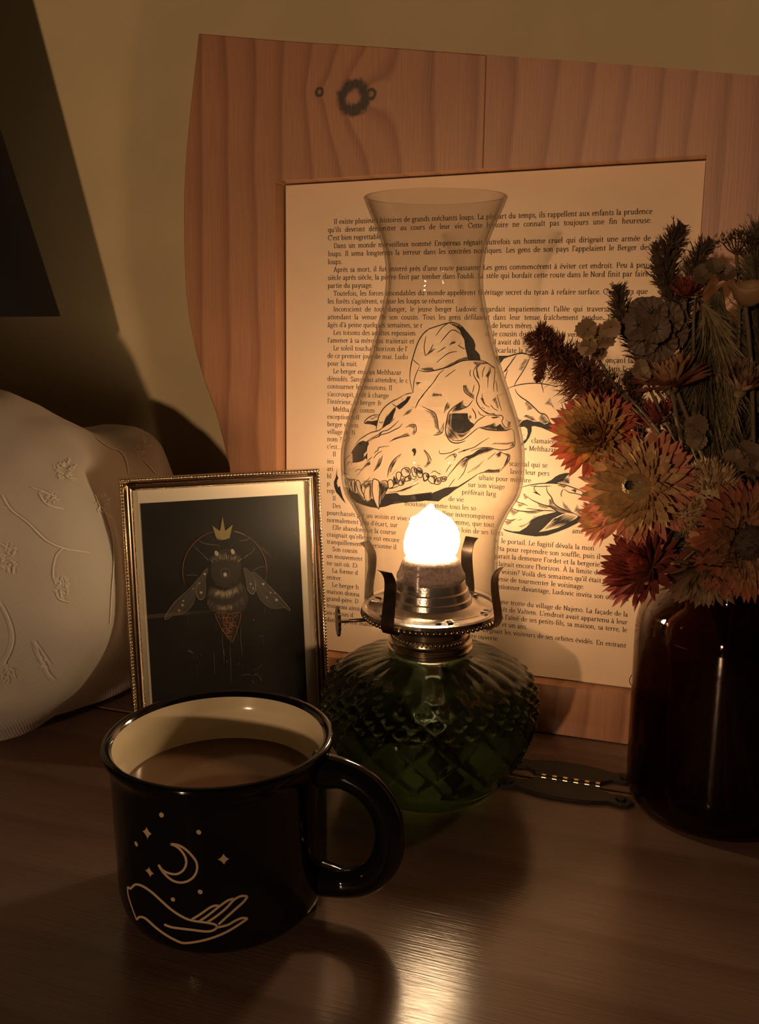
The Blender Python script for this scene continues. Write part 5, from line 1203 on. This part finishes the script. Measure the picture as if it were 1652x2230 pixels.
flower('peach strawflower with a closed straw-coloured bud, below the red and gold one', 1392, 1062, .484, 116, (-.46, -.80, .20), 'pink', .5, [(30, 1.0, -4, 0), (28, .97, 6, 0), (28, .92, 16, 1), (28, .82, 26, 1), (26, .66, 36, 1)], 5, 'bud')
flower('small peach strawflower turned to the left against the page', 1325, 1128, .500, 66, (-.92, -.30, -.10), 'pink', 0, side, 7, .24)
flower('crimson strawflower spreading left, lowest on the left', 1408, 1238, .478, 100, (-.75, -.28, .40), 'red', .3, [(28, 1.0, 4, 0), (26, .97, 18, 0), (24, .9, 34, 1), (22, .8, 50, 1), (16, .65, 64, 1)], 11, None)
flower('rust and gold strawflower seen from below, under the papery pods', 1460, 838, .498, 82, (-.30, -.18, .92), 'rose', .1, [(18, 1.0, 8, 0), (18, .96, 24, 0), (16, .85, 42, 1), (12, .7, 60, 1)], 13, None)
flower('dark red strawflower half hidden behind the red and gold one', 1425, 928, .512, 62, (-.35, -.25, .85), 'red', .4, side, 17, None)
flower('wide dusty-pink strawflower with a dark centre, at the right edge', 1622, 1178, .462, 122, (.12, -.95, .10), 'rose', .2, [(34, 1.0, -2, 0), (34, .97, 8, 0), (30, .88, 18, 1), (26, .72, 30, 1)], 19, .34)
flower('brownish strawflower hanging over the jar rim', 1535, 1240, .466, 92, (-.15, -.75, -.60), 'brown', .1, [(24, 1.0, 6, 0), (22, .92, 22, 0), (20, .76, 40, 1), (16, .55, 58, 1)], 23, None)
flower('tan strawflower facing up near the right edge', 1612, 850, .492, 70, (.05, -.45, .85), 'brown', .3, [(20, 1.0, 40, 0), (18, .95, 55, 0), (16, .85, 68, 1), (12, .7, 78, 1)], 29, None)
flower('small plum strawflower above the papery pods', 1492, 645, .512, 42, (-.1, -.6, .75), 'red', .3, side, 31, None)
# fuzzy globe flowers
def globe(label, px, py, Y, rp_, squash, col, seed, cnt=650):
    c = at(px, py, Y); zc = Y * CP + (.28 - c.z) * SP; rad = rp_ * zc / FPX; rk = random.Random(seed)
    t = thing('globe_flower', label, 'flower', c, group='fuzzy globe flowers in the brown jar')
    mb = MB(); mb.ball((0, 0, 0), rad * .72, 14, 9, squash); mb.build('core', col, t, True)
    mb = MB()
    for _ in range(cnt):
        d_ = Vector((rk.gauss(0, 1), rk.gauss(0, 1), rk.gauss(0, 1))).normalized(); d_ = Vector((d_.x * squash[0], d_.y * squash[1], d_.z * squash[2]))
        b_ = d_ * rad * .62; e = (d_ + Vector((0, 0, .25)) + Vector((rk.uniform(-.2, .2), rk.uniform(-.2, .2), rk.uniform(-.2, .2)))).normalized()
        q = b_ + e * rad * rk.uniform(.26, .42); s_ = e.orthogonal().normalized(); s_ = Matrix.Rotation(rk.uniform(0, 6), 3, e) @ s_ * rad * .055
        mb.add([b_ - s_, b_ + s_, b_.lerp(q, .55) + s_ * .8, q, b_.lerp(q, .55) - s_ * .8], [(0, 1, 2, 3, 4)])
    mb.build('scales', col, t, False, kind='stuff', fix=False)
    add_stem(t, c, c - Vector((0, 0, rad * .6)), Vector((.1, 0, -1)))
tan = mat('tan_scales', (.37, .245, .12), .6, var=.3, vscale=250); olive = mat('olive_scales', (.12, .095, .05), .7, var=.4, vscale=250)
globe('tall tan bristly globe flower right of the peach strawflower', 1545, 1075, .478, 78, (.92, .92, 1.12), tan, 41, 800)
globe('small tan globe flower tucked left of the tall one', 1492, 1118, .474, 52, (1, 1, .9), tan, 43)
globe('small dark olive globe below the peach strawflower', 1450, 1172, .486, 48, (1.1, 1, .9), olive, 47)
# plumes and grasses
def plume(name, label, pts, Y, w0, col, seed, cnt, ln, droop=.3, group='dried grasses in the brown jar', prof=None, lean=.55, hair=.00045):
    P_ = [at(x, y, Y + (dy if False else 0)) for x, y in smooth_line(pts, 6)]; rk = random.Random(seed)
    base = P_[0]; t = thing(name, label, 'dried grass', base, group=group)
    mb = MB(); mb.tube([q - base for q in P_], [.0010 * (1 - .7 * i / len(P_)) for i in range(len(P_))], 6); mb.build('stalk', col, t, True)
    mb = MB(); n = len(P_)
    for _ in range(cnt):
        f = rk.random(); i = min(n - 2, int(f * (n - 1))); tt = f * (n - 1) - i; p = P_[i].lerp(P_[i + 1], tt) - base; dr = (P_[i + 1] - P_[i]).normalized()
        s_ = prof(f) if prof else math.sin(PI * min(1, .12 + f * .88)) ** .6
        o_ = dr.orthogonal().normalized(); o_ = Matrix.Rotation(rk.uniform(0, 2 * PI), 3, dr) @ o_
        r_ = w0 * s_ * rk.uniform(.35, 1.0); q = p + o_ * r_ + dr * r_ * lean * rk.uniform(.4, 1.6) + Vector((0, 0, -droop * r_))
        a = p + o_ * r_ * .1; m_ = a.lerp(q, .55) + dr * r_ * .12; e = (q - a).cross(Vector((rk.uniform(-1, 1), -1, rk.uniform(-1, 1)))); e = e.normalized() * hair * rk.uniform(.6, 1.4) if e.length > 1e-9 else Vector((hair, 0, 0))
        mb.add([a - e * .6, a + e * .6, m_ + e, q, m_ - e], [(0, 1, 2, 3, 4)])
        if ln:
            for _k in range(ln):
                q2 = m_.lerp(q, rk.random()); e2 = (o_ + dr * rk.uniform(.3, 1.2) + Vector((rk.uniform(-.7, .7), rk.uniform(-.7, .7), rk.uniform(-.7, .7)))).normalized() * r_ * .38
                mb.add([q2 - e * .6, q2 + e * .6, q2 + e2], [(0, 1, 2)])
    mb.build('hairs', col, t, False, kind='stuff', fix=False)
    FK[0] += 1; mb = MB(); d0 = (P_[0] - P_[2]).normalized(); mb.tube([q - base for q in stem_path(P_[0], d0, FK[0])], .0009, 6); mb.build('stem', M['stem'], t, True)
maroon = mat('maroon_plume', (.17, .062, .036), .8, var=.4, vscale=160); dk1 = mat('umber_plume', (.085, .05, .028), .85, var=.4, vscale=160); grn = mat('khaki_grass', (.105, .082, .040), .75, var=.45, vscale=160); fox = mat('foxtail_grass', (.20, .145, .065), .7, var=.4, vscale=200)
bulky = lambda f: (.35 + .65 * math.sin(PI * min(1, .25 + f * .75)) ** .7)
plume('feather_plume', 'thick maroon feathery plume leaning left over the page', [(1345, 905), (1300, 840), (1245, 790), (1205, 755), (1172, 722)], .512, .0180, maroon, 51, 1500, 3, .35, prof=lambda f: 1.05 - .62 * f)
plume('feather_plume', 'thin maroon tassel drooping from the thick maroon plume', [(1215, 770), (1188, 775), (1176, 800), (1170, 832)], .512, .0048, maroon, 52, 260, 2, .4)
plume('feather_plume', 'short dark plume left of the papery pods', [(1400, 800), (1375, 740), (1352, 680), (1345, 625)], .518, .0088, dk1, 53, 420, 3, .0, lean=1.0)
plume('feather_plume', 'tall umber plume at the top of the bunch, beside the page edge', [(1470, 700), (1460, 640), (1450, 580), (1462, 530), (1485, 492)], .520, .0105, dk1, 54, 700, 3, .0, lean=.8)
plume('feather_plume', 'umber plume bending right at the top of the bunch', [(1490, 700), (1500, 620), (1520, 560), (1545, 525)], .522, .0080, dk1, 55, 480, 3, .0, lean=.9)
plume('feather_plume', 'slender umber sprig pointing left below the tall umber plume', [(1460, 660), (1440, 620), (1430, 560), (1428, 530)], .522, .0050, dk1, 58, 240, 2, .0, lean=1.1)
plume('foxtail', 'bushy khaki foxtail hanging through the middle of the bunch', [(1560, 640), (1545, 720), (1540, 830), (1548, 940), (1560, 1020)], .510, .0200, grn, 56, 1700, 1, .1, prof=bulky, lean=1.5, hair=.0004)
plume('foxtail', 'straw-tipped foxtail in the middle of the bunch', [(1530, 660), (1560, 730), (1585, 820), (1590, 900)], .500, .0125, fox, 57, 420, 0, .1, prof=bulky, lean=1.9, hair=.0004)
plume('foxtail', 'dark foxtail cut by the right edge of the picture', [(1660, 900), (1655, 780), (1650, 680), (1648, 580), (1655, 510)], .512, .0150, grn, 59, 1100, 1, .0, prof=bulky, lean=1.2)
plume('foxtail', 'dark foxtail behind the peach strawflower', [(1480, 1060), (1475, 980), (1480, 900), (1490, 820)], .530, .0150, dk1, 60, 700, 1, .0, prof=bulky, lean=1.0)
plume('foxtail', 'dark tuft between the maroon plume and the rust strawflower', [(1400, 960), (1385, 900), (1380, 850), (1372, 812)], .522, .0090, dk1, 61, 420, 2, .0, lean=1.0)
plume('foxtail', 'dark filler foxtail low at the right edge above the jar', [(1655, 1120), (1640, 1020), (1630, 920), (1640, 830)], .535, .0190, dk1, 66, 900, 1, .0, prof=bulky, lean=1.1)  # added to darken the bare area at the right edge
plume('foxtail', 'khaki filler foxtail behind the tan strawflower', [(1590, 1040), (1605, 940), (1618, 840), (1612, 730)], .532, .0190, grn, 67, 1000, 1, .0, prof=bulky, lean=1.2)  # second added foxtail, darkens the same area from behind
# papery hydrangea florets
papm = gradmat('papery_petal', (.27, .18, .10), (.37, .245, .135), rough=.6); papd = gradmat('papery_petal_dark', (.13, .085, .05), (.17, .11, .062), rough=.65)
def round_petal(name, m_):
    vs = [(0, 0, 0)]; fs = []; n = 12
    for j, rr_ in enumerate((.5, 1.0)):
        for k in range(n + 1):
            a = (-1 + 2 * k / n) * 1.25; r_ = rr_ * (.5 + .5 * math.cos(a * .62)) * (1 + (.07 * math.sin(k * 2.4) if j else 0)) * 1.0
            vs.append((r_ * math.cos(a * .75), r_ * math.sin(a * .75) * .95, .10 * rr_ * rr_ + (.05 * math.sin(k * 1.9) * rr_ if j else 0)))
    for k in range(n): fs.append((0, 1 + k, 2 + k)); fs.append((1 + k, 1 + n + 1 + k, 2 + n + 1 + k, 2 + k))
    return mesh(name, vs, fs, m_, True)
rp1, rp2 = round_petal('papery_petal', papm), round_petal('papery_petal_dark', papd)
def florets(label, spots, Y, pm_, seed, down=None, name='hydrangea_sprig'):
    c = at(spots[0][0], spots[0][1], Y); rk = random.Random(seed)
    t = thing(name, label, 'flower', c, group='papery sprigs in the brown jar'); hub = c + Vector((0, .004, -.012))
    for (x, y, r_) in spots:
        p = at(x, y, Y + rk.uniform(-.006, .006)); zc = Y * CP + (.28 - p.z) * SP; L_ = r_ * zc / FPX
        B = basis((rk.uniform(-.7, .3), -1, rk.uniform(-.2, .7)), rk.uniform(0, 6))
        mb = MB(); mb.ball(p - c + B.col[2] * L_ * .05, L_ * .10, 8, 5); mb.tube([p - c, hub - c], .0004, 5); fo = mb.build('floret', M['stem'], t, True)
        for k in range(4):
            o = bpy.data.objects.new('petal', pm_); R3 = B @ Matrix.Rotation(PI / 2 * k + rk.uniform(-.15, .15), 3, 'Z') @ Matrix.Rotation(-R(rk.uniform(8, 34)), 3, 'Y')
            M4 = R3.to_4x4() @ Matrix.Scale(L_ * rk.uniform(.85, 1.1), 4); M4.translation = p - c; o.matrix_local = M4; link(o, fo)
    add_stem(t, c, hub, Vector((.5, 0, -1)), .0009)
florets('pale papery floret cluster above the maroon plume', [(1312, 738, 34), (1280, 718, 28), (1330, 712, 26), (1283, 755, 24), (1305, 770, 22)], .500, rp1, 61)
florets('papery florets above the rust strawflower', [(1420, 795, 30), (1392, 800, 22), (1450, 780, 24), (1402, 815, 18)], .500, rp1, 62)
florets('dull papery florets beside the plum strawflower', [(1530, 600, 28), (1555, 585, 24), (1520, 620, 22), (1580, 600, 26)], .508, rp2, 63)
florets('brown papery leaves hanging between the strawflowers and the foxtail', [(1515, 925, 30), (1508, 955, 22), (1520, 960, 22)], .494, rp2, 64)
florets('brown papery florets at the right edge above the dusty-pink strawflower', [(1600, 1005, 32), (1625, 985, 28), (1640, 1020, 30), (1585, 1030, 24)], .486, rp2, 65)
# star-flower pods: papery cups with dark star centres
c = at(1425, 712, .505); pod = thing('starflower_head', 'round head of brown papery star-eyed cups below the tall umber plume', 'flower', c)
mb = MB(); n = 14; vs = [(0, 0, -.25)]; fs = []
for j, (rr_, z) in enumerate(((.45, -.12), (.8, .0), (1.0, .10))):
    for k in range(2 * n): a = PI * k / n; f = 1 + (.04 * math.cos(n * a) if j == 2 else 0); vs.append((rr_ * f * math.cos(a), rr_ * f * math.sin(a), z + (.05 * (k % 2) if j else 0)))
for k in range(2 * n):
    k2 = (k + 1) % (2 * n); fs.append((0, 1 + k, 1 + k2))
    for j in range(2): fs.append((1 + j * 2 * n + k, 1 + (j + 1) * 2 * n + k, 1 + (j + 1) * 2 * n + k2, 1 + j * 2 * n + k2))
cupm = mesh('paper_cup', vs, fs, mat('brown_paper_cup', (.125, .078, .05), .6, var=.2, vscale=200), False)
sv = []; sfc = []
for k in range(5):
    a = 2 * PI * k / 5; b = len(sv); sv += [(.05 * math.cos(a + 1.57), .05 * math.sin(a + 1.57), -.1), (.05 * math.cos(a - 1.57), .05 * math.sin(a - 1.57), -.1), (.48 * math.cos(a), .48 * math.sin(a), .04)]; sfc.append((b, b + 1, b + 2))
starm = mesh('star_eye', sv, sfc, M['ink'])
mb = MB(); mb.ball((0, .002, 0), .0135, 12, 8); mb.build('pod_core', M['stem'], pod, True)
rk = random.Random(71)
for (x, y, r_) in [(1388, 708, 34), (1400, 742, 32), (1438, 752, 36), (1470, 730, 32), (1455, 692, 34), (1418, 680, 34), (1395, 672, 26), (1428, 716, 30), (1480, 695, 26), (1410, 770, 24)]:
    p = at(x, y, .488 + .00022 * math.hypot(x - 1430, y - 715)); d_ = (p - c - Vector((0, .004, 0))).normalized(); d_ = (d_ + Vector((0, -.5, 0))).normalized(); L_ = r_ * .5 / FPX
    M4 = basis(d_, rk.uniform(0, 6)).to_4x4() @ Matrix.Scale(L_, 4); M4.translation = p - c
    o = bpy.data.objects.new('paper_cup', cupm); o.matrix_local = M4; link(o, pod); e = bpy.data.objects.new('star_eye', starm); link(e, o)
add_stem(pod, c, c, Vector((.3, 0, -1)))
# umbel and a bell-shaped calyx at the upper right
c = at(1603, 556, .508); umb = thing('dried_umbel', 'small dried umbel on a thin stalk at the upper right of the bunch', 'flower', c); mb = MB(); rk = random.Random(81)
for k in range(9):
    e = at(1572 + 9.5 * k, 528 - 14 * math.sin(k / 8 * PI) + rk.uniform(-6, 6), .508 + rk.uniform(-.008, .008)); mb.tube([(0, 0, 0), (e - c) * .6 + Vector((0, 0, -.001)), e - c], .0004, 5)
    for _ in range(26):
        q = e - c + Vector((rk.gauss(0, .0022), rk.gauss(0, .0022), rk.gauss(0, .0016))); d_ = Vector((rk.uniform(-1, 1), rk.uniform(-1, 1), rk.uniform(.2, 1.4))).normalized() * .003; s_ = d_.orthogonal().normalized() * .0005
        mb.add([q - s_, q + s_, q + d_], [(0, 1, 2)])
mb.build('umbel_head', dk1, umb, False, kind='stuff', fix=False); add_stem(umb, c, c, Vector((.25, 0, -1)), .0009)
c = at(1622, 668, .494); bell = thing('bell_pod', 'brown papery bell-shaped pod at the right edge below the umbel', 'flower', c)
mb = MB(); B = basis((.1, -.25, 1)); n = 24; vs = []; fs = []
for j, (rr_, z) in enumerate(((.0006, 0), (.004, .0012), (.0075, .0045), (.0092, .009), (.0100, .0115))):
    for k in range(n): a = 2 * PI * k / n; vs.append(B @ Vector((rr_ * math.cos(a) * 1.0, rr_ * math.sin(a), z + (.0012 * math.sin(3 * a) if j > 2 else 0))))
for j in range(4):
    for k in range(n): k2 = (k + 1) % n; fs.append((j * n + k, j * n + k2, (j + 1) * n + k2, (j + 1) * n + k))
mb.add(vs, fs); o = mb.build('bell', mat('bell_paper', (.30, .175, .085), .6, var=.2, vscale=120), bell, True); sd = o.modifiers.new('thick', 'SOLIDIFY'); sd.thickness = .0004
add_stem(bell, c, c, Vector((.25, 0, -1)), .0012)
